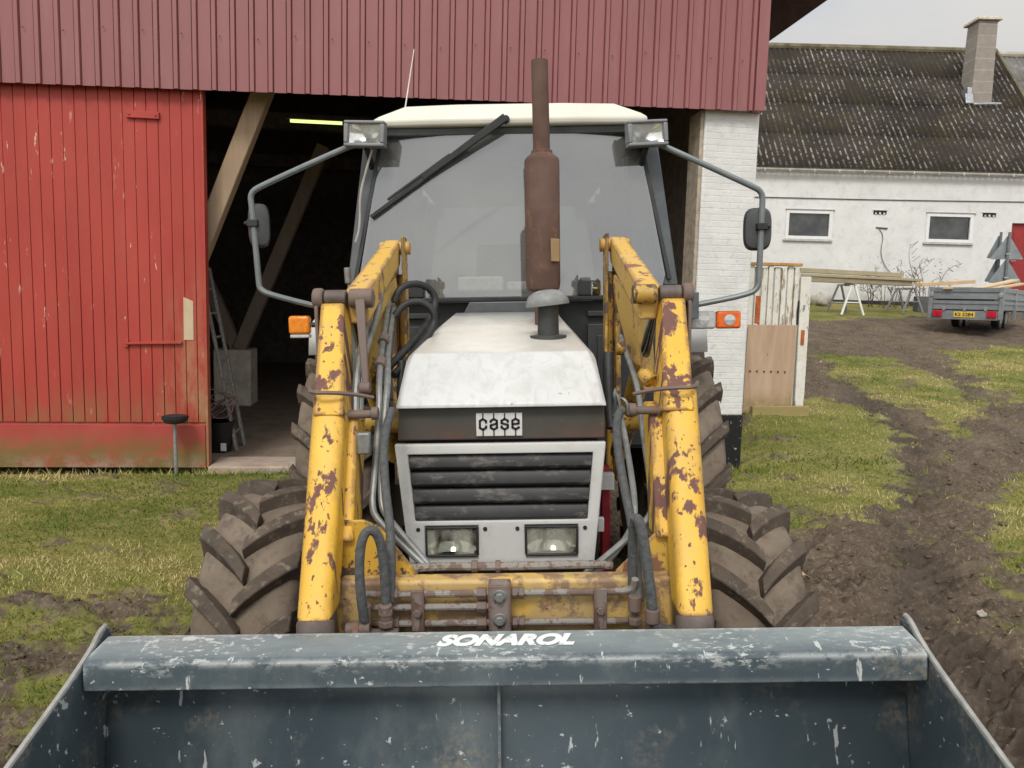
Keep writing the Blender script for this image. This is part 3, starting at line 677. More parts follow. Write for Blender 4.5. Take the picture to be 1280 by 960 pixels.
g = G(); o_ = len(g.v); g.hex([(14.55, 1.66, 8.26), (14.80, 1.66, 8.26), (14.80, 1.745, 8.32), (14.55, 1.745, 8.32), (14.55, 1.64, 8.30), (14.80, 1.64, 8.30), (14.80, 1.74, 8.62), (14.55, 1.74, 8.62)]); g.box(14.60, 14.745, 1.7, 2.1, 8.40, 8.80); g.hex([(14.81, 1.66, 8.23), (15.75, 1.70, 8.27), (15.75, 1.745, 8.32), (14.81, 1.745, 8.32), (14.81, 1.65, 8.27), (15.75, 1.68, 8.31), (15.75, 1.745, 8.36), (14.81, 1.745, 8.36)]); g.v = [(x + .03, y + .30, z + .345) for x, y, z in g.v]; obj('flashing', g, zinc, ch, .01)
# grey roofed building further right
ann = empty('grey_roofed_house', 'house with lighter grey corrugated roof behind the chimney at the right edge', 'house', (0, HY + 1.2, 0))
n = N('grey_fibre_cement', .9, spec=.15); c = n.mix(n.rng(n.noise(1.1, 7, .7), .3, .7), (.10, .092, .085), (.19, .18, .17)); n.color(n.mix(n.rng(n.noise(6, 6, .7, (1, .3, .3)), .55, .65, 0, .6), c, (.30, .29, .28))); n.bump(n.noise(14, 7), .5, .02)
r2 = corrugated('roof', 16.9, 27, .28, 4, n.mat, ann)
g = G(); g.tube([(16.9, 4.0, 11.20), (22, 4, 11.21), (27, 4.0, 11.20)], .13, 10, 1); obj('ridge_cap', g, simple('pale_ridge', (.34, .31, .25), .9, 0, .3, 3), r2)
g = G(); g.box(16.9, 27, .1, .4, 1.2, 6.1); g.box(16.9, 17.2, .4, 7.5, 1.2, 6.1); g.box(26.7, 27, .4, 7.5, 1.2, 6.1); obj('wall', g, lime, ann)
g = G(); g.hex([(16.9, 8.0, 6.0), (27, 8.0, 6.0), (27, 8.0, 6.1), (16.9, 8.0, 6.1), (16.9, 4.02, 11.05), (27, 4.02, 11.05), (27, 4.02, 11.13), (16.9, 4.02, 11.13)]); obj('rear_roof_slope', g, moss_m, ann)

# ------------------------------------------------------------ yard things
gz0 = lambda x, y: float(terr(np.array([x]), np.array([y]))[0])
# white boards, plywood and beam by the pillar
fen = empty('board_fence', 'flaking white-painted fence of grooved boards beside the white brick pillar', 'fence', (0, 10.5, 0))
whp = worn('flaking_white_paint', (.64, .625, .56), (.34, .26, .17), (.40, .37, .30), .565, 9, False, .7, .7, (1, 1, .18))
ochre = simple('ochre_rusty_edge', (.42, .24, .07), .8, 0, .4, 9, .3)
zg = .40
xs = [3.16, 3.25, 3.34, 3.425, 3.515, 3.605, 3.69, 3.775]
for i, x in enumerate(xs):
    g = G(); g.box(x + .003, x + (.062 if i % 2 else .078), -.02 - (.02 if i % 2 else 0), .03, zg, 2.40 - .012 * (i % 3)); obj('board', g, whp, fen, .006)
    g = G(); g.box(x + (.062 if i % 2 else .078), x + .092, .0, .028, zg, 2.38); obj('groove_strip', g, simple('grey_groove', (.46, .44, .40), .8) if not i else bpy.data.materials['grey_groove'], fen)
g = G(); g.box(3.14, 3.87, -.06, .05, 2.405, 2.445); obj('top_edge', g, ochre, fen, .006)
g = G(); g.box(3.262, 3.335, -.046, -.022, 1.62, 2.0); obj('rusty_plate', g, simple('orange_rust_patch', (.40, .10, .025), .85, 0, .4, 12), fen, .02)
g = G(); g.hex([(3.88, -.05, zg), (4.01, -.05, zg), (4.01, .05, zg), (3.88, .05, zg), (3.86, -.05, 2.27), (4.0, -.05, 2.27), (4.0, .05, 2.27), (3.86, .05, 2.27)]); po = obj('end_post', g, whp, fen, .01)
g = G(); g.box(3.905, 3.95, -.062, -.052, 1.35, 1.55); obj('rust_hinge', g, bpy.data.materials['orange_rust_patch'], po)
g = G(); g.box(3.91, 3.935, -.060, -.052, 1.83, 1.89); obj('bolt', g, galv, po)
g = G(); g.prism([(3.835, -.052, 1.62), (3.855, -.052, 1.62), (3.857, -.052, 1.95), (3.84, -.052, 1.93), (3.826, -.052, 1.8)], (0, .03, 0)); obj('dark_latch', g, blackp, fen)
n = N('weathered_plywood', .75, spec=.2)
f = n.noise(5, 8, .65, (1, 1, .10), dist=1.0)
c = n.mix(n.rng(f, .3, .7), (.36, .245, .165), (.50, .365, .26)); c = n.mix(n.math('MULTIPLY', n.rng(n.axis(2), .75, .45), n.rng(n.noise(8, 7), .3, .6)), c, (.20, .16, .04))
c = n.mix(n.rng(n.voro(5, (1, 1, .45)), .03, .06, .7, 0), c, (.14, .08, .05)); n.color(c)
g = G(); g.prism([(3.16, 10.40, .40), (3.81, 10.40, .42), (3.845, 10.43, 1.615), (3.175, 10.43, 1.605)], (0, .018, 0)); ply = obj('plywood_sheet', g, n.mat, None, .003)
tag(ply, 'bare plywood sheet with a row of screws leaning on the white board fence', 'board')
g = G()
for k in range(6): g.cyl((3.23 + k * .095, 10.41, .98), (3.23 + k * .095, 10.396, .98), .011, n=8)
obj('screw', g, blackp, ply)
g = G(); g.hex([(3.25, 10.26, .33), (4.03, 10.30, .37), (4.03, 10.37, .37), (3.25, 10.36, .33), (3.25, 10.26, .51), (4.03, 10.30, .53), (4.03, 10.37, .53), (3.25, 10.36, .51)])
tag(obj('timber_beam', g, wood('mossy_beam', (.27, .21, .08), (.38, .31, .15), 0), None, .008), 'mossy yellow-green beam lying at the foot of the plywood sheet', 'beam')

# trestles with long planks
whm = simple('white_enamel', (.72, .72, .70), .5, 0, .08)
def trestle(loc, rz, label, h, mats):
    t = empty('trestle', label, 'trestle', loc, (0, 0, rz), 'trestles under the long planks')
    g = G(); g.bar((-.06, 0, h), (.06, 0, h), .07, .07, (0, 0, 1)); g.bar((0, -.42, h), (0, .42, h), .07, .05); obj('top_rail', g, mats[1], t)
    for k, (sx, sy) in enumerate(((-1, -1), (1, -1), (-1, 1), (1, 1))):
        g = G(); g.bar((.05 * sx, .34 * sy, h - .02), (.32 * sx, .40 * sy, -.02), .05, .035, (0, 1, 0)); obj('leg', g, mats[0] if sy < 0 else mats[1], t)
    for sy in (-1, 1):
        g = G(); g.bar((-.2, .37 * sy, .32), (.2, .37 * sy, .32), .03, .03); obj('crossbar', g, mats[0], t)
    return t
trestle((9.12, 21.3, gz0(9.12, 21.3)), .12, 'white trestle holding up the left part of the long planks', .80, (whm, galv))
trestle((11.2, 22.2, gz0(11.2, 22.2)), .15, 'thin grey trestle under the right end of the long planks', .68, (galv, galv))
pw = wood('sawn_plank', (.34, .28, .17), (.45, .39, .26), 0); pw2 = wood('greyed_plank', (.28, .23, .145), (.37, .31, .20), 0)
def plank(p0, p1, w, h, mat, label, group=None):
    g = G(); g.bar(p0, p1, w, h); return tag(obj('plank', g, mat, None, .004), label, 'plank', group)
A_ = at(997, 337.5, 20.6); B_ = at(1126, 344, 21.6); plank(A_ , B_, .22, .115, pw, 'upper long plank on the trestles, its end stopping short', 'planks on the trestles')
A_ = at(996, 343.2, 20.6); B_ = at(1148, 350.2, 21.75); plank(A_, B_, .30, .07, pw, 'middle and longest plank on the trestles', 'planks on the trestles')
A_ = at(996, 347.8, 20.6); B_ = at(1136, 354.2, 21.7); plank(A_, B_, .26, .15, pw2, 'bottom thick grey plank resting on the trestles', 'planks on the trestles')
# bare bramble by the wall
twig = simple('dry_twig', (.10, .075, .055), .9)
sh = empty('dry_bramble', 'leafless bramble stems growing against the white house wall', 'shrub', (11.5, 23.2, gz0(11.5, 23.2)))
g = G(); r_ = random.Random(5)
for k in range(26):
    x = r_.uniform(-.9, 1.2); lean = r_.uniform(-.5, .7); h = r_.uniform(.5, 1.7) * (1.15 if x > 0 else .75)
    p = [(x, r_.uniform(-.3, .3), -.1), (x + lean * .2, r_.uniform(-.2, .2), h * .45), (x + lean * .6, r_.uniform(-.2, .3), h * .8), (x + lean * 1.1, r_.uniform(-.3, .3), h * r_.uniform(.75, 1.05))]
    g.tube(p, lambda u: .012 * (1 - .7 * u), 5, 2)
    for q_ in range(5):
        u = r_.uniform(.4, 1); b0 = Vector(p[1]).lerp(Vector(p[3]), u); g.tube([b0, b0 + Vector((r_.uniform(-.2, .2), r_.uniform(-.1, .1), r_.uniform(.02, .22)))], .006, 4, 0)
obj('stems', g, twig, sh)
g = G()
for k in range(150):
    x, y, z = r_.uniform(-.9, 1.7), r_.uniform(-.3, .3), r_.uniform(.1, 1.5); s1_ = r_.uniform(.02, .05); a = r_.uniform(0, 6)
    g.add([(x, y, z), (x + s1_ * math.cos(a), y + s1_ * .5, z + s1_ * .4), (x + s1_ * 1.6 * math.cos(a), y + .01, z + s1_ * math.sin(a)), (x + s1_ * .4, y - s1_ * .4, z - s1_ * .5)], [(0, 1, 2, 3)])
obj('dead_leaves', g, simple('dead_bramble_leaf', (.13, .085, .05), .9), sh, recalc=False)
g = G(); p = at(1152, 377, 22.5); g.box(p.x - .17, p.x + .2, p.y - .15, p.y + .15, p.z - .4, p.z + .15)
tag(obj('concrete_block', g, simple('dark_grey_block', (.10, .10, .10), .85, 0, .3, 8, .3), None, .015), 'dark grey block at the wall foot behind the trailer corner', 'block')

# trailer
TA = rad(-50)   # local +x: along the tailboard to the right, +y: forward along the trailer
tp0 = at(1160, 405, 18.4)
TZ = gz0(11, 18.4)
tr = empty('trailer', 'grey steel car trailer with red tail lights and yellow number plate', 'trailer', (10.02, 18.6, 1.47), (0, 0, rad(-42)))
tg = simple('trailer_grey_steel', (.26, .28, .295), .42, .5, .18, 5); tgd = simple('trailer_dark_groove', (.02, .02, .022), .7)
TW, TL, TB, TT = 1.46, 3.1, .44, .95
def ribbed(g, a, b, off):
    """panel between a and b (floor points) with rolled horizontal ribs"""
    a, b = Vector(a), Vector(b); d = (b - a).normalized(); nn = Vector((d.y, -d.x, 0))
    prof = [(TB, 0), (TB + .12, 0), (TB + .13, .022), (TB + .20, .022), (TB + .21, -.01), (TB + .235, -.01), (TB + .245, .026), (TB + .33, .026), (TB + .345, 0), (TB + .40, .0), (TB + .41, .026), (TB + .47, .026), (TT - .06, 0), (TT - .05, .03), (TT, .03), (TT, -.03), (TB, -.03)]
    g.prism([a + nn * o + Vector((0, 0, z)) for z, o in prof], b - a)
g = G(); ribbed(g, (.05, 0, 0), (TW - .05, 0, 0), 0); tb = obj('tailboard', g, tg, tr, smooth=False)
g = G(); g.box(.12, TW - .12, -.0235, -.0, TB + .205, TB + .24) if False else g.box(.12, .98 * (TW - .12), -.004, .008, TB + .208, TB + .238); obj('dark_slot', g, tgd, tb)
g = G(); ribbed(g, (TW, .05, 0), (TW, TL - .05, 0), 0); obj('side_panel', g, tg, tr, smooth=False)
g = G(); ribbed(g, (0, TL - .05, 0), (0, .05, 0), 0); obj('side_panel', g, tg, tr, smooth=False)
g = G(); ribbed(g, (TW - .05, TL, 0), (.05, TL, 0), 0); obj('front_panel', g, tg, tr, smooth=False)
for x, y in ((0, 0), (TW, 0), (0, TL), (TW, TL), (TW, TL / 2), (0, TL / 2)):
    g = G(); g.box(x - .045, x + .045, y - .04, y + .04, TB - .22, TT + .012); obj('corner_post', g, tg, tr, .006)
for x in (.30, .73, 1.16):
    g = G(); g.box(x - .03, x + .03, -.05, -.034, TB - .03, TB + .06); obj('hinge', g, zinc, tb, .004)
for x in (.02, TW - .02):
    g = G(); g.box(x - .035, x + .035, -.065, -.042, TT - .22, TT - .12); obj('latch', g, zinc, tr, .006)
g = G(); g.box(.05, TW - .05, .05, TL - .05, TB - .03, TB + .01); obj('load_floor', g, wood('trailer_floor', (.10, .07, .05), (.15, .11, .08), 0), tr)
g = G(); g.box(.05, TW - .05, -.02, .06, TB - .24, TB - .035); obj('light_bar', g, tg, tr, .006)
redl = simple('red_lens', (.42, .012, .03), .2, 0, .2, 40)
for x in (.17, TW - .17):
    g = G(); g.box(x - .10, x + .10, -.062, -.022, TB - .19, TB - .03); tl_ = obj('tail_light', g, redl, tr, .012)
    g = G(); g.prism([(x - .05, -.068, TB - .165), (x + .05, -.068, TB - .165), (x, -.068, TB - .07)], (0, .005, 0)); obj('triangle_reflector', g, simple('deep_red_reflector', (.30, .01, .02), .3), tl_)
g = G(); g.box(.51, .95, -.034, -.022, TB - .185, TB - .055); npl = obj('number_plate', g, simple('plate_yellow', (.68, .47, .06), .5, 0, .05), tr, .004)
me = text_mesh('KS 5284', .115, .001, 0, .002); me.transform(Matrix.Translation((.73, -.0365, TB - .122)) @ Matrix.Rotation(rad(90), 4, 'X')); obj('plate_lettering', me, blackp, npl, smooth=False)
def wheel_small(x, y, r, w):
    wh = empty('wheel', None, None); wh.parent = tr
    g = G(); g.rings([((x - w / 2, y, r), r * .6), ((x - w / 2, y, r), r * .93), ((x - w * .36, y, r), r), ((x + w * .36, y, r), r), ((x + w / 2, y, r), r * .93), ((x + w / 2, y, r), r * .6)], 28); obj('tyre', g, blackp, wh)
    g = G(); g.rings([((x - w * .52, y, r), r * .58), ((x - w * .3, y, r), r * .5), ((x - w * .3, y, r), r * .1), ((x + w * .3, y, r), r * .1), ((x + w * .3, y, r), r * .5), ((x + w * .52, y, r), r * .58)], 24); obj('rim', g, zinc, wh)
for x in (.30, TW - .30):
    for y in (1.35, 2.0): wheel_small(x, y, .27, .17)
g = G(); g.box(.3, TW - .3, 1.3, 1.4, .22, .32); g.box(.3, TW - .3, 1.95, 2.05, .22, .32); g.bar((TW / 2 - .4, TL - .6, .36), (TW / 2, TL + 1.2, .40), .08, .08); g.bar((TW / 2 + .4, TL - .6, .36), (TW / 2, TL + 1.2, .40), .08, .08); obj('axle_and_drawbar', g, tgd, tr)
fresh = wood('fresh_pine', (.55, .38, .20), (.68, .50, .29), 0); fresh2 = wood('pale_pine', (.58, .44, .26), (.70, .56, .36), 0)
TM = Matrix.Translation((10.02, 18.6, 1.47)) @ Matrix.Rotation(rad(-42), 4, 'Z')
for (p0, p1, w, h, mt, lb) in (((.35, -.1, .93), (.75, 3.5, 1.05), .2, .05, fresh, 'fresh plank on the trailer, nearest its left side'), ((.95, .1, .93), (1.05, 3.9, 1.26), .20, .05, fresh2, 'fresh pale plank on the trailer rising highest at its far end'),
        ((1.25, .15, .93), (1.30, 3.6, 1.16), .18, .045, fresh, 'fresh plank on the trailer along its right side')):
    plank(TM @ Vector(p0), TM @ Vector(p1), w, h, mt, lb, 'planks loaded on the trailer')
A_ = at(1148, 356, 20.2); B_ = at(1215, 352, 21.2); plank(A_, B_, .2, .09, fresh, 'short orange-yellow plank sticking out left behind the trailer')
# two pole-mounted triangular signs seen from the back
sg = simple('grey_sign_back', (.215, .24, .25), .55, .3, .25, 5); sgd = simple('sign_post_grey', (.16, .17, .18), .5, .4)
for (px, Y, rz, lb, dx) in ((1246, 21.6, rad(20), 'left of the two grey triangle sign poles by the red door', 0), (1256.5, 21.2, rad(-14), 'right of the two grey triangle sign poles by the red door', 0)):
    q = at(px, 352, Y); z0 = gz0(q.x, q.y)
    s_ = empty('road_sign', lb, 'sign', (q.x, q.y, z0), (0, 0, rz), 'backs of triangular road signs')
    zt_ = at(px, 290, Y).z - z0
    g = G(); g.cyl((0, 0, -.3), (0, 0, zt_), .035, n=12); obj('post', g, sgd, s_)
    for z in (zt_ - .70, zt_ - 1.34):
        c1 = [(-.40, z), (-.37, z - .03), (.37, z - .03), (.40, z), (.03, z + .60), (-.03, z + .60)]
        g = G(); g.prism([(x, .05, zz) for x, zz in c1], (0, .012, 0)); tri = obj('triangle_plate', g, sg, s_, .004, 1)
        g = G(); g.box(-.05, .05, -.045, .048, z + .1, z + .13); obj('clamp', g, zinc, tri)
# ------------------------------------------------------------ tractor with front loader
tra = empty('tractor', 'old white farm tractor with worn yellow front loader and dark grey bucket, facing the viewer', 'tractor', (.035, 0, 0), (0, -.040, 0))
YEL = (.60, .335, .020); YELP = (.60, .385, .10); PRIM = (.135, .062, .050); DIRT = (.40, .30, .15)
yel = worn('worn_yellow_paint', YEL, PRIM, (.44, .29, .085), .565, 12, True, .52, .65, (1, 1, .28), (.68, .41, .05))
yelp = worn('sun_faded_yellow_paint', YELP, (.22, .11, .065), (.52, .36, .15), .59, 9, True, .5, .7, (1, 1, 1), (.60, .37, .05))
yeld = worn('oily_yellow_paint', (.50, .29, .035), (.085, .055, .040), (.26, .19, .10), .545, 12, True, .45, .9)
rusty = worn('rust_brown_steel', (.125, .090, .074), (.19, .085, .045), (.20, .15, .12), .60, 14, False, .7, .6)
brown = simple('brown_primer_steel', (.115, .092, .080), .6, .2, .35, 12, .2)
pinst = simple('dull_pipe_steel', (.215, .22, .21), .5, .5, .35, 16, .1)
pipr = worn('grey_pipe_rusting', (.20, .185, .165), (.135, .090, .070), (.17, .14, .115), .52, 20, False, .55, .7)
hosem = simple('black_hose', (.022, .023, .023), .55, 0, .4, 30, .2)
hosed = simple('dusty_hose', (.070, .074, .074), .7, 0, .35, 60, .6)
n = N('dirty_white_bonnet', .38, spec=.45)
c = n.mix(n.rng(n.noise(4, 5, .6), .3, .7), (.48, .485, .475), (.55, .555, .545))
c = n.mix(n.rng(n.noise(16, 7, .65, (1, 1, .5), dist=1.2), .46, .62, 0, .6), c, (.40, .405, .38))
topm = n.rng(n.normal_z(), .85, .98)       # settled dust on the flat top
c = n.mix(n.math('MULTIPLY', topm, n.rng(n.noise(5, 7, .7), .3, .6, .25, .8)), c, (.48, .435, .37))
c = n.mix(n.rng(n.noise(26, 6, .7, (1, 1, 1), (4, 8, 2)), .66, .69, 0, .8), c, (.30, .20, .14))
rs = n.n.new('ShaderNodeVectorMath'); rs.operation = 'DISTANCE'; n.l.new(n.tc.outputs['Object'], rs.inputs[0]); rs.inputs[1].default_value = (.19, 2.76, 1.515)
c = n.mix(n.math('MULTIPLY', n.rng(rs.outputs['Value'], .026, .012), n.rng(n.noise(60, 4), .35, .6)), c, (.42, .24, .12))
n.color(c); n.rough(n.rng(n.noise(9, 6), .3, .7, .3, .5)); white = n.mat
n = N('greyed_white_panel', .45, spec=.4)
c = n.mix(n.rng(n.noise(5, 6), .3, .7), (.50, .50, .48), (.57, .57, .55)); c = n.mix(n.rng(n.noise(13, 8, .7), .56, .75, 0, .7), c, (.38, .36, .32)); n.color(c); panel = n.mat
n = N('cream_roof', .4); n.color(n.mix(n.rng(n.noise(4, 7, .65), .35, .7), (.58, .555, .47), (.66, .635, .55))); cream = n.mat
black = simple('matt_black_paint', (.020, .021, .022), .55, 0, .4, 9)
engine = simple('oily_engine_black', (.012, .011, .010), .6, .2, .5, 12, .4)
cabgrey = simple('dark_grey_cab_paint', (.085, .094, .097), .5, .1, .25, 7)
chrome = simple('lamp_reflector', (.34, .34, .28), .12, 1, .3, 30)
n = N('lamp_glass', .05); n.b.inputs['Transmission Weight'].default_value = .0
n.b.inputs['Alpha'].default_value = .10; n.color((.75, .76, .74)); n.bump(n.noise(70, 2, .5, (1, 1, .06)), .6, .004); lens = n.mat
n = N('ribbed_headlamp_glass', .08); n.b.inputs['Alpha'].default_value = .20; n.color(n.mix(n.rng(n.noise(14, 3, .5, (1, 1, .3)), .40, .60), (.05, .05, .04), (.75, .74, .62))); n.bump(n.noise(90, 2, .5, (1, 1, .05)), .7, .004); hlens = n.mat
greyp = simple('grey_plastic', (.19, .195, .20), .5, 0, .15, 20)
CX = -.013
P = lambda name, g, m, par=None, bev=.004, **k: obj(name, g, m, par or tra, bev, **k)

# bonnet: sloping shell, front apron
def ring(y, hw, z, drop, bw, low):
    """half section: outer low, chamfer, top"""
    return [(CX - bw, y, low), (CX - hw, y, z - drop), (CX - hw + .05, y, z), (CX + hw - .05, y, z), (CX + hw, y, z - drop), (CX + bw, y, low)]
A0 = [(CX - .374, 2.70, 1.478), (CX - .368, 2.715, 1.50), (CX - .345, 2.845, 1.655), (CX + .345, 2.845, 1.655), (CX + .368, 2.715, 1.50), (CX + .374, 2.70, 1.478)]
g = G()
secs = [[(CX - .374, 2.70, 1.475), (CX - .372, 2.70, 1.48), (CX - .36, 2.70, 1.485), (CX + .36, 2.70, 1.485), (CX + .372, 2.70, 1.48), (CX + .374, 2.70, 1.475)],
        [(CX - .374, 2.80, 1.475), (CX - .357, 2.80, 1.590), (CX - .338, 2.80, 1.618), (CX + .338, 2.80, 1.618), (CX + .357, 2.80, 1.590), (CX + .374, 2.80, 1.475)],
        [(CX - .374, 2.842, 1.475), (CX - .352, 2.842, 1.632), (CX - .322, 2.842, 1.660), (CX + .322, 2.842, 1.660), (CX + .352, 2.842, 1.632), (CX + .374, 2.842, 1.475)],
        [(CX - .374, 2.90, 1.475), (CX - .350, 2.90, 1.645), (CX - .318, 2.90, 1.672), (CX + .318, 2.90, 1.672), (CX + .350, 2.90, 1.645), (CX + .374, 2.90, 1.475)],
        [(CX - .36, 3.5, 1.44), (CX - .325, 3.5, 1.700), (CX - .288, 3.5, 1.738), (CX + .288, 3.5, 1.738), (CX + .325, 3.5, 1.700), (CX + .36, 3.5, 1.44)],
        [(CX - .345, 4.06, 1.42), (CX - .290, 4.06, 1.752), (CX - .255, 4.06, 1.790), (CX + .270, 4.06, 1.790), (CX + .30, 4.06, 1.752), (CX + .345, 4.06, 1.42)]]
vs = [p for s_ in secs for p in s_]
fs = [(i * 6 + j, i * 6 + j + 1, i * 6 + 7 + j, i * 6 + 6 + j) for i in range(5) for j in range(5)] + [(0, 1, 2, 3, 4, 5)]
g.add(vs, fs); bon = P('bonnet', g, white, bev=0, sharp=28)
bv = bon.modifiers.new('bevel', 'BEVEL'); bv.width = .012; bv.segments = 3; bv.limit_method = 'ANGLE'; bv.angle_limit = rad(20)
so_ = bon.modifiers.new('sheet', 'SOLIDIFY'); so_.thickness = .004; so_.offset = -1
# black head band with badge
n = N('grimy_black_band', .4, spec=.4)
c = n.mix(n.rng(n.noise(4, 6), .3, .7), (.050, .050, .046), (.085, .080, .070)); c = n.mix(n.math('MULTIPLY', n.rng(n.axis(2), 1.42, 1.35), n.rng(n.noise(6, 6, .6, (1, 1, 1), (3, 0, 0)), .35, .6)), c, (.13, .068, .048)); c = n.mix(n.rng(n.noise(30, 6, .7), .62, .70, 0, .5), c, (.17, .16, .14)); n.color(c)
g = G(); g.hex([(-.389, 2.738, 1.352), (.362, 2.738, 1.352), (.362, 2.98, 1.352), (-.389, 2.98, 1.352), (-.384, 2.735, 1.473), (.357, 2.735, 1.473), (.357, 2.98, 1.473), (-.384, 2.98, 1.473)]); band = P('head_band', g, n.mat, bev=.005)
silver = simple('silver_badge_plate', (.62, .62, .60), .45, .2, .1, 25)
bx0, bx1, bz0, bz1 = -.104, .062, 1.366, 1.450; by = 2.727
g = G(); g.box(bx0, bx1, by, 2.738, bz0, bz1); badge = P('badge', g, silver, band, .002)
g = G()
cell = (bx1 - bx0 - .010) / 4
LET = {'c': [[(1, .36), (1, .18), (.5, 0), (0, .18), (0, .82), (.5, 1), (1, .82), (1, .66)]],
       'a': [[(0, .30), (0, .18), (.5, 0), (1, .18), (1, .82), (.5, 1), (0, .82), (0, .60), (1, .42)]],
       's': [[(1, .32), (1, .18), (.5, 0), (0, .18), (0, .40), (1, .58), (1, .82), (.5, 1), (0, .82), (0, .68)]],
       'e': [[(0, .52), (1, .46), (1, .18), (.5, 0), (0, .18), (0, .82), (.5, 1), (1, .84), (1, .78)]]}
hz_ = bz1 - bz0
for i, ch_ in enumerate('case'):
    x0 = bx0 + .005 + cell * i + .0085; x1 = x0 + cell - .0165; zt_, zb_ = bz1 - hz_ * .25, bz1 - hz_ * .71
    q = lambda u, v: (x0 + (x1 - x0) * u, by - .0012, zt_ + (zb_ - zt_) * v)
    for pl_ in LET[ch_]:
        for a, b in zip(pl_, pl_[1:]):
            a3, b3 = Vector(q(*a)), Vector(q(*b)); d = (b3 - a3).normalized() * .0022
            g.bar(a3 - d, b3 + d, .0024, .0080, (0, 0, 1) if abs(d.z) < .002 else (1, 0, 0))
    xm = (x0 + x1) / 2
    g.box(xm - .0023, xm + .0023, by - .0022, by + .001, bz1 - hz_ * .24, bz1 - .0005); g.box(xm - .0023, xm + .0023, by - .0022, by + .001, bz0 + .0005, bz1 - hz_ * .72)
P('badge_lettering', g, black, badge, 0, smooth=False)
# grille surround
GX = -.019
def gp_(hw, z, y): return [(GX - hw, y, z), (GX + hw, y, z)]
def panel_with_hole():
    g = G(); y0, y1 = 2.735, 2.775
    O = [(-.383, 1.338), (.383, 1.338), (.339, .885), (-.339, .885)]; I = [(-.336, 1.300), (.336, 1.300), (.315, 1.050), (-.315, 1.050)]
    def quad(a, b, c_, d): g.hex([(GX + a[0], y0, a[1]), (GX + b[0], y0, b[1]), (GX + b[0], y1, b[1]), (GX + a[0], y1, a[1]), (GX + d[0], y0, d[1]), (GX + c_[0], y0, c_[1]), (GX + c_[0], y1, c_[1]), (GX + d[0], y1, d[1])])
    L1 = (-.3498, 1.000); R1 = (.3498, 1.000)
    # outline pieces share edges, so the face reads as one pressed panel
    pts = lambda arr: [(GX + x, y0, z) for x, z in arr]
    n0 = len(g.v)
    ring_o = [(-.383, 1.338), (.383, 1.338), (.3545, 1.042), (.339, .885), (-.339, .885), (-.3545, 1.042)]
    H1 = [(-.280, 1.034), (-.085, 1.034), (-.085, .920), (-.280, .920)]; H2 = [(.085, 1.034), (.280, 1.034), (.280, .920), (.085, .920)]
    V = {}; vs = []
    def vid(p):
        if p not in V: V[p] = len(vs); vs.append((GX + p[0], y0, p[1]))
        return V[p]
    F = []
    def f(*p): F.append([vid(x) for x in p])
    a, b, c_, d = O[0], O[1], (.3545, 1.042), (-.3545, 1.042); i0, i1, i2, i3 = I
    t0, t1, t2, t3 = (-.280, 1.042), (-.085, 1.042), (.085, 1.042), (.280, 1.042)
    f(a, b, i1, i0); f(b, c_, i2, i1); f(d, a, i0, i3); f(i3, i2, c_, t3, t2, t1, t0, d)
    m0, m1, m2, m3 = (-.280, .885), (-.085, .885), (.085, .885), (.280, .885)
    f(d, t0, H1[0], H1[3], m0, O[3]); f(t0, t1, H1[1], H1[0]); f(t1, t2, H2[0], H2[3], m2, m1, H1[2], H1[1]); f(t2, t3, H2[1], H2[0]); f(t3, c_, O[2], m3, H2[2], H2[1]); f(H1[3], H1[2], m1, m0); f(H2[3], H2[2], m3, m2)
    g.add(vs, F); return g
gpn = P('grille_panel', panel_with_hole(), panel, bev=0)
s2 = gpn.modifiers.new('sheet', 'SOLIDIFY'); s2.thickness = .035; s2.offset = -1
b2 = gpn.modifiers.new('bevel', 'BEVEL'); b2.width = .006; b2.segments = 3; b2.limit_method = 'ANGLE'; b2.angle_limit = rad(50)
bmm = gpn.data
if bmm.polygons[0].normal.y > 0: bmm.flip_normals()
g = G()
for x, z in ((-.305, 1.022), (-.06, 1.022), (.058, 1.022), (.305, 1.022)): g.cyl((GX + x, 2.731, z), (GX + x, 2.74, z), .0075, n=12)
objs('screw_hole', g, black, gpn)
g = G(); g.hex([(GX - .36, 2.79, .70), (GX + .36, 2.79, .70), (GX + .36, 4.0, .70), (GX - .36, 4.0, .70), (GX - .36, 2.79, 1.345), (GX + .36, 2.79, 1.345), (GX + .36, 4.0, 1.40), (GX - .36, 4.0, 1.40)]); P('engine_block', g, engine)
n = N('dusty_black_louvre', .5, spec=.4); c = n.mix(n.rng(n.noise(8, 6), .3, .7), (.011, .011, .012), (.028, .028, .029)); c = n.mix(n.rng(n.noise(17, 6, .7, (.6, 1, 1.4)), .54, .66, 0, .6), c, (.15, .135, .12)); n.color(c); louv = n.mat
for k in range(4):
    z1 = 1.300 - k * .0635; hw = .335 - k * .0055
    g = G(); g.prism([(GX - hw, 2.778, z1), (GX - hw, 2.756, z1 - .006), (GX - hw, 2.745, z1 - .026), (GX - hw, 2.742, z1 - .050), (GX - hw, 2.752, z1 - .0605), (GX - hw, 2.775, z1 - .0625)], (2 * hw, 0, 0)); P('louvre', g, louv, gpn, .003)
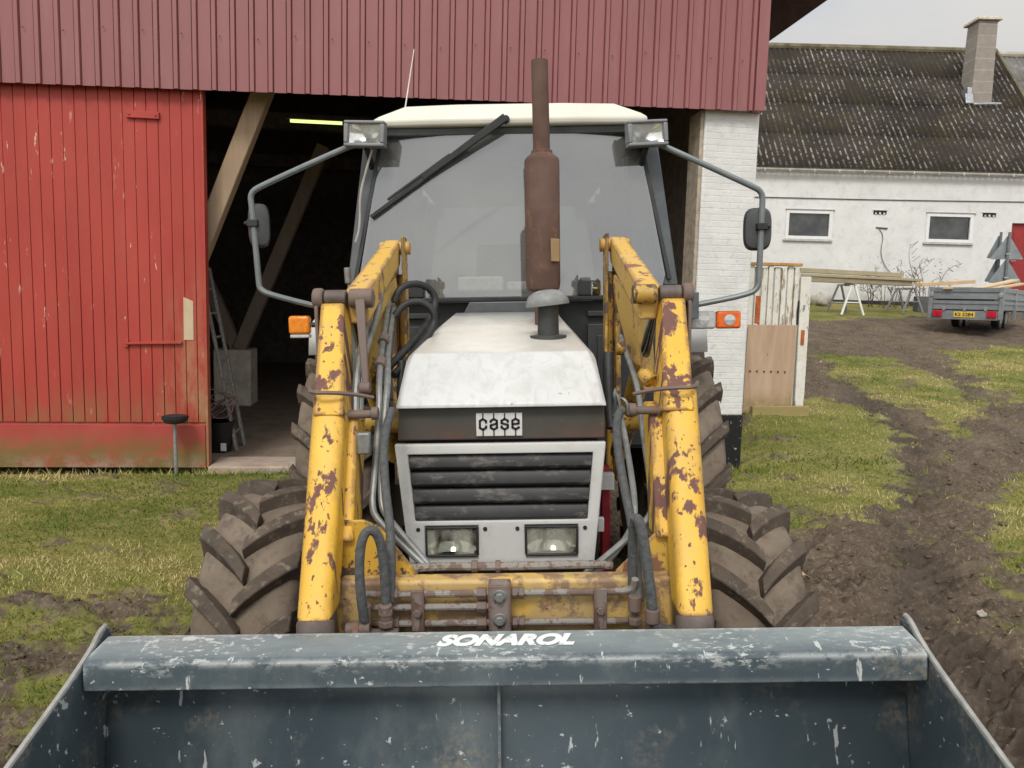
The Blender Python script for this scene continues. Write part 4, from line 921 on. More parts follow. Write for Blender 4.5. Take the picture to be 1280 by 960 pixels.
for x0, nm in ((-.1825, 0), (.1825, 1)):
    hl = empty('headlight', None, None); hl.parent = tra
    g = G(); xa, xb, za, zb2 = GX + x0 - .0965, GX + x0 + .0965, .921, 1.033
    for (a, b, c_, d) in ((xa, xb, za, za + .007), (xa, xb, zb2 - .007, zb2), (xa, xa + .007, za + .007, zb2 - .007), (xb - .007, xb, za + .007, zb2 - .007)): g.box(a, b, 2.722, 2.75, c_, d)
    obj('bezel', g, black, hl, .003)
    g = G(); vs = []; nx, nz = 17, 11
    for i in range(nz):
        for j in range(nx):
            u, v = j / (nx - 1) * 2 - 1, i / (nz - 1) * 2 - 1; r2_ = min(1.4, (u * u * 1.3 + v * v * .55))
            vs.append((xa + .006 + (xb - xa - .012) * (u + 1) / 2, 2.79 - .05 * r2_ / 1.4, za + .006 + (zb2 - za - .012) * (v + 1) / 2))
    g.add(vs, [(i * nx + j, i * nx + j + 1, (i + 1) * nx + j + 1, (i + 1) * nx + j) for i in range(nz - 1) for j in range(nx - 1)])
    g.box(xa, xb, 2.795, 2.80, za, zb2); obj('reflector', g, chrome, hl, recalc=False)
    g = G(); g.cyl((GX + x0, 2.79, .982), (GX + x0, 2.752, .982), .016, .012); obj('bulb', g, simple('bulb_cap', (.10, .10, .09), .4, .6) if not nm else bpy.data.materials['bulb_cap'], hl)
    g = G(); g.box(xa + .005, xb - .005, 2.730, 2.733, za + .005, zb2 - .005); obj('lens', g, hlens, hl)

# exhaust, pre-cleaner
n = N('rusted_exhaust', .85, spec=.3)
c = n.mix(n.rng(n.noise(5, 7, .65), .3, .7), (.082, .046, .036), (.135, .083, .064)); c = n.mix(n.rng(n.noise(14, 8, .7), .56, .70, 0, .55), c, (.22, .11, .055)); c = n.mix(n.rng(n.noise(8, 6, .6, (1, 1, .3), (4, 4, 4)), .58, .72, 0, .5), c, (.21, .165, .14)); n.color(c); n.bump(n.noise(60, 6, .7), .35, .004); exh = n.mat
ex = empty('exhaust', None, None); ex.parent = tra
EX, EY = .172, 3.52
g = G(); g.rings([((EX, EY, 2.46), .038), ((EX - .006, EY, 2.90), .037), ((EX - .006, EY, 2.90), .032), ((EX - .004, EY, 2.5), .031)], 20); obj('tailpipe', g, exh, ex)
g = G(); g.rings([((EX, EY, 2.515), .039), ((EX, EY, 2.512), .047), ((EX, EY, 2.500), .048), ((EX, EY, 2.480), .073), ((EX, EY, 2.468), .0785), ((EX, EY, 1.93), .0785), ((EX, EY, 1.90), .074), ((EX, EY, 1.88), .045)], 28); obj('silencer', g, exh, ex)
g = G(); g.cyl((EX, EY, 1.70), (EX, EY, 1.90), .040); obj('downpipe', g, exh, ex)
g = G(); g.hex([(.205, EY - .086, 2.02), (.245, EY - .055, 2.02), (.245, EY - .045, 2.02), (.205, EY - .07, 2.02), (.205, EY - .086, 2.12), (.245, EY - .055, 2.12), (.245, EY - .045, 2.12), (.205, EY - .07, 2.12)]); obj('clip_plate', g, simple('tan_clip', (.30, .20, .10), .7), ex, .002)
pc = empty('air_intake', None, None); pc.parent = tra
g = G(); g.rings([((.177, 3.15, 1.68), .075), ((.177, 3.15, 1.707), .075), ((.177, 3.15, 1.71), .044), ((.177, 3.15, 1.85), .042)], 24); obj('intake_stem', g, simple('grey_green_intake', (.050, .054, .052), .55, 0, .3, 10), pc)
g = G(); tq = Vector((.175, 3.15, 1.832)); tl_ = Matrix.Rotation(-.10, 4, 'Y')
prf = [(.082, -.004), (.0895, -.004), (.0895, .004), (.086, .018), (.074, .040), (.052, .054), (.025, .060), (.002, .061)]
vs = []
for r_, z in prf:
    for j in range(28):
        a = 2 * math.pi * j / 28; vs.append(tq + tl_ @ Vector((r_ * math.cos(a), r_ * math.sin(a), z)))
k_ = len(prf); g.add(vs, [(i * 28 + j, i * 28 + (j + 1) % 28, (i + 1) * 28 + (j + 1) % 28, (i + 1) * 28 + j) for i in range(k_ - 1) for j in range(28)] + [tuple(range(28))[::-1], tuple(range((k_ - 1) * 28, k_ * 28))])
obj('intake_cap', g, simple('grey_mushroom_cap', (.20, .205, .20), .5, .1, .3, 14), pc)

# cab
cab = empty('cab', None, None); cab.parent = tra
KX = .03
g = G(); K = lambda x, y, z: (KX + x, y, z)
secs = [[(.725, 4.21, 2.775), (.725, 5.95, 2.775)], [(.735, 4.20, 2.81), (.735, 5.97, 2.81)], [(.70, 4.22, 2.835), (.70, 5.95, 2.835)], [(.56, 4.26, 2.895), (.58, 5.85, 2.90)], [(.50, 4.36, 2.912), (.52, 5.75, 2.915)]]
vs = []
for (a, y0, z0), (b, y1, z1) in secs: vs += [K(-a, y0, z0), K(-a * .5, y0 - .025, z0), K(a * .5, y0 - .025, z0), K(a, y0, z0), K(b, y1, z1), K(-b, y1, z1)]
fs = [(i * 6 + j, i * 6 + (j + 1) % 6, (i + 1) * 6 + (j + 1) % 6, (i + 1) * 6 + j) for i in range(4) for j in range(6)] + [tuple(range(6))[::-1], tuple(range(24, 30))]
g.add(vs, fs); obj('cab_roof', g, cream, cab, .012, 3)
g = G(); g.hex([K(-.70, 4.235, 2.735), K(.70, 4.235, 2.735), K(.70, 5.85, 2.735), K(-.70, 5.85, 2.735), K(-.71, 4.225, 2.773), K(.71, 4.225, 2.773), K(.71, 5.87, 2.773), K(-.71, 5.87, 2.773)]); obj('roof_frame', g, cabgrey, cab, .006)
for s in (-1, 1):
    g = G()
    g.hex([K(s * .815, 4.16, 1.92), K(s * .90, 4.20, 1.92), K(s * .90, 4.30, 1.92), K(s * .815, 4.26, 1.92), K(s * .680, 4.285, 2.74), K(s * .800, 4.32, 2.74), K(s * .800, 4.41, 2.74), K(s * .680, 4.38, 2.74)])
    g.hex([K(s * .79, 4.13, 1.45), K(s * .885, 4.17, 1.45), K(s * .885, 4.28, 1.45), K(s * .79, 4.24, 1.45), K(s * .815, 4.16, 1.917), K(s * .90, 4.20, 1.917), K(s * .90, 4.30, 1.917), K(s * .815, 4.26, 1.917)])
    obj('front_pillar', g, cabgrey, cab, .008)
    g = G(); g.bar(K(s * .845, 4.165, 1.95), K(s * .705, 4.275, 2.70), .022, .02, (0, 1, 0)); obj('pillar_trim', g, black, cab, .003)
    g = G(); g.bar(K(s * .88, 5.0, 1.4), K(s * .74, 5.0, 2.74), .06, .08, (0, 1, 0)); obj('centre_pillar', g, cabgrey, cab, .006)
    g = G(); g.bar(K(s * .86, 5.8, 1.4), K(s * .70, 5.8, 2.74), .08, .08, (0, 1, 0)); obj('rear_pillar', g, cabgrey, cab, .006)
    g = G(); g.box(KX + s * .885 - .02, KX + s * .885 + .02, 4.32, 5.85, 1.2, 1.5); obj('sill_panel', g, cabgrey, cab, .006)
# dusty glass
n = N('dusty_windscreen', .12); nt = n.nt
tr_ = n.n.new('ShaderNodeBsdfTransparent'); tr_.inputs[0].default_value = (.72, .76, .74, 1)
di = n.n.new('ShaderNodeBsdfDiffuse'); n.put(di.inputs['Color'], n.mix(n.rng(n.noise(1.6, 6, .6), .3, .7), (.17, .17, .158), (.215, .215, .20)))
gl = n.n.new('ShaderNodeBsdfGlossy'); gl.inputs['Roughness'].default_value = .03; gl.inputs['Color'].default_value = (.9, .92, .92, 1)
m1 = n.n.new('ShaderNodeMixShader'); n.put(m1.inputs[0], n.rng(n.noise(3, 7, .6, (1, 1, .6)), .25, .75, .40, .52)); n.l.new(tr_.outputs[0], m1.inputs[1]); n.l.new(di.outputs[0], m1.inputs[2])
m2 = n.n.new('ShaderNodeMixShader'); m2.inputs[0].default_value = .15; n.l.new(m1.outputs[0], m2.inputs[1]); n.l.new(gl.outputs[0], m2.inputs[2])
n.l.new(m2.outputs[0], n.n['Material Output'].inputs['Surface']); glass = n.mat
g = G()
rows = [(1.872, .770, 4.140), (1.915, .805, 4.146), (1.98, .820, 4.158), (2.40, .750, 4.225), (2.735, .692, 4.280)]
vs = []
for z, hw, y in rows:
    for u in np.linspace(-1, 1, 9): vs.append(K(hw * u, y - .055 * (1 - u * u), z))
g.add(vs, [(i * 9 + j, i * 9 + j + 1, (i + 1) * 9 + j + 1, (i + 1) * 9 + j) for i in range(4) for j in range(8)])
ws = obj('windscreen', g, glass, cab, recalc=False, sharp=80)
for s in (-1, 1):
    g = G(); g.hex([K(s * .885, 4.32, 1.5), K(s * .885, 4.97, 1.5), K(s * .879, 4.97, 1.5), K(s * .879, 4.32, 1.5), K(s * .755, 4.43, 2.73), K(s * .745, 4.97, 2.73), K(s * .739, 4.97, 2.73), K(s * .749, 4.43, 2.73)]); obj('door_glass', g, glass, cab)
    g = G(); g.hex([K(s * .885, 5.04, 1.5), K(s * .87, 5.76, 1.5), K(s * .864, 5.76, 1.5), K(s * .879, 5.04, 1.5), K(s * .74, 5.04, 2.73), K(s * .71, 5.76, 2.73), K(s * .704, 5.76, 2.73), K(s * .734, 5.04, 2.73)]); obj('side_glass', g, glass, cab)
g = G(); g.hex([K(-.82, 5.84, 1.4), K(.82, 5.84, 1.4), K(.82, 5.846, 1.4), K(-.82, 5.846, 1.4), K(-.68, 5.84, 2.73), K(.68, 5.84, 2.73), K(.68, 5.846, 2.73), K(-.68, 5.846, 2.73)]); obj('rear_glass', g, glass, cab)
g = G(); g.box(KX - .775, KX + .775, 4.075, 4.135, 1.845, 1.872); obj('screen_ledge', g, black, cab, .006)
g = G(); g.hex([K(-.79, 4.155, 1.05), K(.79, 4.155, 1.05), K(.79, 4.235, 1.05), K(-.79, 4.235, 1.05), K(-.785, 4.145, 1.843), K(.785, 4.145, 1.843), K(.785, 4.235, 1.843), K(-.785, 4.235, 1.843)]); obj('firewall', g, black, cab, .006)
for s in (-1, 1):
    g = G(); x0, x1 = (.40, .72) if s > 0 else (-.72, -.40)
    g.box(KX + x0, KX + x1, 4.11, 4.143, 1.28, 1.72); g.box(KX + x0 + .05, KX + x1 - .05, 4.10, 4.109, 1.33, 1.66); g.box(KX + x0, KX + x1, 4.115, 4.143, 1.76, 1.79)
    obj('firewall_panel', g, simple('dark_grey_panel', (.035, .037, .038), .5, .1, .3, 8), cab, .006)
g = G(); g.hex([K(-.27, 4.075, 1.765), K(.25, 4.075, 1.765), K(.25, 4.09, 1.765), K(-.27, 4.09, 1.765), K(-.225, 4.06, 1.845), K(.215, 4.06, 1.845), K(.215, 4.088, 1.845), K(-.225, 4.088, 1.845)]); obj('cowl_plate', g, simple('blue_grey_cowl', (.13, .14, .145), .45, .2, .2, 10), cab, .004)
for x in (-.50, .435):
    g = G(); y = 4.07
    g.prism([(x - .06, y, 1.874), (x + .06, y, 1.874), (x + .06, y, 1.945), (x + .045, y, 1.96), (x + .035, y, 1.95), (x - .035, y, 1.95), (x - .045, y, 1.96), (x - .06, y, 1.945)], (0, .025, 0)); obj('screen_bracket', g, black, cab, .003)
# inside the cab
g = G(); g.box(-.25, .27, 4.95, 5.45, 1.55, 1.70); g.hex([(-.24, 5.40, 1.70), (.26, 5.40, 1.70), (.26, 5.52, 1.70), (-.24, 5.52, 1.70), (-.22, 5.52, 2.25), (.24, 5.52, 2.25), (.24, 5.62, 2.25), (-.22, 5.62, 2.25)]); obj('seat', g, black, cab, .03, 3)
g = G(); pts = [(KX + .19 * math.cos(a), 4.62 + .13 * math.sin(a), 1.98 + .13 * math.sin(a)) for a in np.linspace(0, 2 * math.pi, 25)]; g.tube(pts, .014, 8, 0); g.bar((KX, 4.62, 1.98), (KX, 4.40, 1.70), .04, .04); g.bar((KX - .19, 4.62, 1.98), (KX + .19, 4.62, 1.98), .02, .02); obj('steering_wheel', g, black, cab)
g = G(); g.hex([(-.45, 4.22, 1.70), (.5, 4.22, 1.70), (.5, 4.48, 1.70), (-.45, 4.48, 1.70), (-.42, 4.24, 1.86), (.47, 4.24, 1.86), (.47, 4.38, 1.90), (-.42, 4.38, 1.90)]); obj('dashboard', g, simple('grey_dash', (.12, .12, .115), .6), cab, .02)
g = G(); g.box(KX - .86, KX + .86, 4.24, 5.84, 1.02, 1.20); obj('cab_floor', g, black, cab)
g = G(); g.box(KX - .84, KX + .84, 5.80, 5.835, 1.2, 1.9); obj('rear_panel', g, cabgrey, cab)
g = G(); g.box(-.27, -.02, 4.27, 4.40, 1.905, 1.985); g.box(.0, .16, 4.28, 4.36, 1.905, 1.955); obj('dash_tray', g, simple('pale_dash_tray', (.62, .60, .55), .5, 0, .3, 25), cab, .01)
# wiper, antenna
wp = empty('wiper', None, None); wp.parent = tra
g = G(); a0 = Vector((.008, 4.160, 2.80)); b0 = Vector((-.44, 4.188, 2.505)); b1 = Vector((-.722, 4.188, 2.306))
g.cyl((.008, 4.25, 2.80), (.008, 4.165, 2.80), .022, n=12); g.bar(a0 + Vector((.0, 0, .008)), b0, .042, .03, (0, 1, 0), .026, .018); obj('wiper_arm', g, black, wp, .003)
g = G(); e0 = Vector((-.20, 4.195, 2.665)); g.bar(e0, b1, .03, .024, (0, 1, 0), .02, .016); u1 = e0.lerp(b1, .30); g.bar(e0.lerp(b1, .15) + Vector((-.012, 0, .018)), e0.lerp(b1, .80) + Vector((-.012, 0, .018)), .014, .014, (0, 1, 0)); obj('wiper_blade', g, black, wp, .003)
g = G(); g.cyl((-.565, 4.42, 2.86), (-.494, 4.42, 3.24), .0042, .0025, 8); P('antenna', g, simple('white_aerial', (.66, .64, .62), .5), bev=0)
# work lamps
for s in (-1, 1):
    wl_o = empty('work_lamp', None, None); wl_o.parent = tra
    cx_w, cz_w, yw = (-.730, 2.727, 4.12) if s < 0 else (.748, 2.708, 4.12)
    T = Matrix.Translation((cx_w, yw, cz_w)) @ Matrix.Rotation(.05 if s < 0 else -.06, 4, 'Y') @ Matrix.Rotation(-.10 if s < 0 else .16, 4, 'Z')
    def tg_(g): g.v = [tuple(T @ Vector(p)) for p in g.v]; return g
    W, Hh = .108, .066
    g = G()
    for a, b, c_, d in ((-W, W, -Hh, -Hh + .018), (-W, W, Hh - .016, Hh), (-W, -W + .024, -Hh + .018, Hh - .016), (W - .024, W, -Hh + .018, Hh - .016)): g.box(a, b, -.012, .055, c_, d)
    obj('lamp_frame', tg_(g), greyp, wl_o, .006)
    g = G(); g.hex([(-W + .004, .056, -Hh + .004), (W - .004, .056, -Hh + .004), (W * .5, .15, -Hh * .5), (-W * .5, .15, -Hh * .5), (-W + .004, .056, Hh - .004), (W - .004, .056, Hh - .004), (W * .5, .15, Hh * .6), (-W * .5, .15, Hh * .6)]); obj('lamp_back', tg_(g), black, wl_o, .012, 3)
    g = G(); vs = []; nx, nz = 13, 9
    for i in range(nz):
        for j in range(nx):
            u, v = j / (nx - 1) * 2 - 1, i / (nz - 1) * 2 - 1; vs.append(((W - .022) * u, .052 - .042 * min(1, u * u * .8 + v * v * .5), (Hh - .015) * v + .001))
    g.add(vs, [(i * nx + j, i * nx + j + 1, (i + 1) * nx + j + 1, (i + 1) * nx + j) for i in range(nz - 1) for j in range(nx - 1)]); obj('reflector', tg_(g), simple('work_lamp_reflector', (.66, .66, .62), .18, 1, .15, 30), wl_o, recalc=False)
    g = G(); g.cyl((0, .05, 0), (0, .015, 0), .014, .010); obj('bulb', tg_(g), bpy.data.materials['bulb_cap'], wl_o)
    g = G(); g.box(-W + .022, W - .022, -.002, .001, -Hh + .016, Hh - .014); obj('lens', tg_(g), lens, wl_o)
    g = G(); g.tube([(cx_w - s * .0, yw + .05, cz_w - .066), (cx_w - s * .01, yw + .10, cz_w - .11), (cx_w - s * .005, 4.30, cz_w - .16)], .016, 8, 1); obj('lamp_stalk', g, black, wl_o)
g = G(); g.tube([(-.70, 4.17, 2.655), (-.735, 4.18, 2.56), (-.775, 4.17, 2.42), (-.775, 4.15, 2.25), (-.80, 4.14, 2.17)], .006, 6, 2); P('lamp_cable', g, simple('pale_cable', (.34, .31, .28), .6), bev=0)
# mirrors on tube frames
mg = simple('grey_mirror_tube', (.165, .185, .185), .4, .3, .15, 12)
for s in (-1, 1):
    mi = empty('mirror', None, None); mi.parent = tra
    if s < 0: pts = [(-.80, 4.22, 2.69), (-.86, 4.18, 2.662), (-1.27, 4.10, 2.468), (-1.335, 4.10, 2.43), (-1.328, 4.10, 2.35), (-1.312, 4.10, 1.98), (-1.31, 4.10, 1.93), (-1.25, 4.10, 1.898), (-.93, 4.16, 1.81)]
    else: pts = [(.78, 4.22, 2.69), (.84, 4.18, 2.652), (1.28, 4.10, 2.43), (1.345, 4.10, 2.395), (1.345, 4.10, 2.32), (1.335, 4.10, 1.96), (1.333, 4.10, 1.90), (1.28, 4.10, 1.862), (.93, 4.16, 1.797)]
    g = G(); g.tube(pts, .0155, 10, 2); obj('mirror_tube', g, mg, mi)
    mx0, mx1, mz0, mz1 = (-1.358, -1.255, 2.150, 2.378) if s < 0 else (1.262, 1.405, 2.095, 2.318)
    cxm, czm = (mx0 + mx1) / 2, (mz0 + mz1) / 2; hw, hh_ = (mx1 - mx0) / 2, (mz1 - mz0) / 2; rot = Matrix.Rotation(.35 if s < 0 else -.15, 3, 'Z')
    outl = []
    for a in np.linspace(0, 2 * math.pi, 40, endpoint=False):
        ca, sa = math.cos(a), math.sin(a); e = 3.6; r_ = (abs(ca) ** e + abs(sa) ** e) ** (-1 / e); outl.append((hw * r_ * ca, hh_ * r_ * sa))
    vs = []
    for sc_, y in ((.55, -.035), (.88, -.028), (1, -.008), (1, .012), (.93, .014)):
        for x, z in outl: vs.append(Vector((cxm, 4.135 if s < 0 else 4.14, czm)) + rot @ Vector((x * sc_ / (.94 if s < 0 else 1), y, z * sc_)))
    g = G(); g.add(vs, [(i * 40 + j, i * 40 + (j + 1) % 40, (i + 1) * 40 + (j + 1) % 40, (i + 1) * 40 + j) for i in range(4) for j in range(40)] + [tuple(range(40))[::-1], tuple(range(160, 200))]); obj('mirror_housing', g, simple('mirror_plastic', (.050, .054, .054), .5) if s < 0 else bpy.data.materials['mirror_plastic'], mi)
    xt = -1.325 if s < 0 else 1.342; zt_ = czm + .01
    g = G(); g.box(xt - .028, xt + .028, 4.075, 4.13, zt_ - .018, zt_ + .018); g.cyl((xt + (s * .045), 4.09, zt_), (xt - .0, 4.09, zt_), .010, n=8); obj('mirror_clamp', g, black, mi, .004)
# indicators
amber = simple('amber_lens', (.72, .22, .015), .25, 0, .2, 50); orl = simple('orange_lens', (.72, .14, .02), .25, 0, .15, 60); clr = simple('clear_lens', (.46, .46, .45), .3, 0, .2, 60)
il = empty('indicator', None, None); il.parent = tra
g = G(); g.box(-1.186, -1.070, 4.16, 4.215, 1.685, 1.785); obj('amber_lens', g, amber, il, .016, 3)
g = G(); g.box(-1.18, -1.076, 4.168, 4.225, 1.665, 1.684); obj('lens_base', g, clr, il, .005)
g = G(); g.cyl((-1.068, 4.20, 1.735), (-.90, 4.22, 1.73), .014, n=8); obj('stalk', g, black, il)
ir = empty('indicator', None, None); ir.parent = tra
g = G(); g.box(1.131, 1.264, 4.16, 4.205, 1.682, 1.778); obj('orange_lens', g, orl, ir, .014, 3); g = G(); g.box(.990, 1.129, 4.16, 4.205, 1.682, 1.778); obj('clear_lens', g, clr, ir, .014, 3)
g = G(); g.box(1.0, 1.255, 4.207, 4.235, 1.688, 1.772); obj('lens_base', g, black, ir, .008); g = G(); g.cyl((1.00, 4.21, 1.733), (.90, 4.22, 1.73), .014, n=8); obj('stalk', g, black, ir)
g = G()
for x in (1.06, 1.20): g.rings([((x, 4.156, 1.73), .030), ((x, 4.150, 1.73), .020), ((x, 4.156, 1.73), .012)], 20)
objs('lens_ring', g, clr, ir)
# rear fenders
for s in (-1, 1):
    x0, x1 = (.80, 1.135) if s > 0 else (-1.135, -.80)
    prof = [(4.36, 1.56 if s < 0 else 1.545), (4.40, 1.72), (4.62, 1.79), (5.2, 1.80), (5.6, 1.66), (5.85, 1.35)]
    g = G(); vs = []
    for y, z in prof: vs += [(x0, y, z), (x1, y, z)]
    g.add(vs, [(2 * i, 2 * i + 1, 2 * i + 3, 2 * i + 2) for i in range(5)]); f_ = P('fender', g, panel, bev=0, recalc=False); q_ = f_.modifiers.new('sheet', 'SOLIDIFY'); q_.thickness = .008
g = G(); g.box(.905, 1.02, 4.10, 4.13, 1.74, 1.88); P('side_flap', g, cabgrey)

# wheels
n = N('dusty_tyre_rubber', .85, spec=.2)
c = n.mix(n.rng(n.noise(5, 7, .7), .3, .7), (.120, .092, .068), (.21, .170, .130)); c = n.mix(n.rng(n.noise(17, 7, .7), .50, .68, 0, .7), c, (.070, .056, .045)); n.color(c); n.bump(n.noise(45, 6, .7), .35, .004); tyre_m = n.mat
n = N('tyre_lug_rubber', .8, spec=.25)
c = n.mix(n.rng(n.noise(7, 7, .7), .3, .7), (.046, .037, .029), (.115, .088, .066)); c = n.mix(n.rng(n.noise(25, 6, .7), .54, .66, 0, .8), c, (.20, .165, .125)); n.color(c); n.bump(n.noise(50, 6, .7), .4, .004); lug_m = n.mat
whrim = worn('white_wheel_rim', (.55, .55, .53), (.16, .08, .05), (.25, .2, .15), .6, 9, False)
def tractor_wheel(x0, x1, y, z, R, lugs, lh, sweep, lw, rim_r, roll, mir):
    wh = empty('wheel', None, None, ((x0 + x1) / 2, y, z), (0, roll, 0)); wh.parent = tra
    W = x1 - x0
    rc = R - lh
    prof = [(-.40, rim_r), (-.46, rim_r + .03), (-.50, (rim_r + rc) / 2), (-.495, rc - .085), (-.47, rc - .045), (-.42, rc - .022), (-.3, rc - .008), (0, rc), (.3, rc - .008), (.42, rc - .022), (.47, rc - .045), (.495, rc - .085), (.50, (rim_r + rc) / 2), (.46, rim_r + .03), (.40, rim_r)]
    g = G(); g.rings([((u * W, 0, 0), r) for u, r in prof], 96, cap=False); obj('tyre', g, tyre_m, wh, sharp=60)
    g = G(); rr_ = random.Random(int(R * 100))
    def pt(u, r, a): return Vector((u * W * mir, -r * math.cos(a), r * math.sin(a)))
    for s in (-1, 1):
        for k in range(lugs):
            a0 = 2 * math.pi * (k + (.5 if s > 0 else 0)) / lugs
            vs = []; us = [-.035, .08, .20, .32, .43, .505, .528]; nn = len(us)
            for i, u in enumerate(us):
                t = (u + .035) / .56; a = a0 + sweep * (t ** .85); wdt = lw * (1 + .25 * t) * (1 if i else .96)
                crown = .022 * (u / .5) ** 2 + (.055 if i == nn - 1 else .004 if i == nn - 2 else 0)
                top = R - crown; base = rc - .012 - crown * .8 - (.03 if u > .42 else 0)
                ha, hb = wdt / 2 / R, wdt * .80 / R
                sk = .10 if 0 else 0
                for r, h in ((base, -hb), (top, -ha), (top, ha), (base, hb)):
                    vs.append(pt(u * s, r, a + h))
            fs = [(i * 4 + j, i * 4 + (j + 1) % 4, (i + 1) * 4 + (j + 1) % 4, (i + 1) * 4 + j) for i in range(nn - 1) for j in range(4)] + [(3, 2, 1, 0), tuple((nn - 1) * 4 + j for j in range(4))]
            g.add(vs, fs)
    obj('tread_lugs', g, lug_m, wh, .006, 2, sharp=50)
    g = G(); so2 = 1 if mir > 0 else -1
    g.rings([((u * W, 0, 0), r) for u, r in ((-.42, rim_r + .015), (-.40, rim_r - .01), (-.30, rim_r - .04), (.30, rim_r - .04), (.40, rim_r - .01), (.42, rim_r + .015))], 48, cap=False)
    g.rings([((.12 * W * so2, 0, 0), rim_r - .045), ((.02 * W * so2, 0, 0), rim_r * .45), ((.10 * W * so2, 0, 0), .06)], 32)
    obj('rim', g, whrim, wh)
    return wh
tractor_wheel(-1.145, -.765, 3.06, .582, .552, 15, .050, .36, .058, .30, .04, -1)
tractor_wheel(.722, 1.085, 3.06, .512, .552, 15, .050, .36, .058, .30, .04, 1)
tractor_wheel(-1.235, -.775, 4.98, .80, .79, 18, .050, .32, .056, .48, 0, -1)
tractor_wheel(.785, 1.245, 4.98, .775, .79, 18, .050, .32, .056, .48, 0, 1)
g = G(); g.cyl((-.75, 3.06, .585), (.72, 3.06, .515), .075); g.box(-.24, .2, 2.9, 3.3, .45, .72); P('front_axle', g, engine, bev=.01)
g = G(); g.cyl((-.8, 4.98, .80), (.8, 4.98, .775), .11); g.box(-.3, .3, 4.0, 5.5, .55, 1.15); P('rear_axle', g, engine, bev=.02)
redp = simple('red_frame_paint', (.20, .012, .018), .5, .1, .5, 9)
for s in (-1, 1):
    g = G(); g.box(s * .43 - .02, s * .43 + .02, 3.3, 3.36, .62, 1.12); g.box(s * .36 - .03, s * .36 + .03, 2.8, 4.1, .55, .72); P('side_rail', g, redp, bev=.006)
g = G(); g.box(.40, .46, 3.25, 3.30, 1.03, 1.10); g.box(.36, .41, 3.2, 3.23, .86, .92); objs('white_tag', g, whrim, tra, .003)
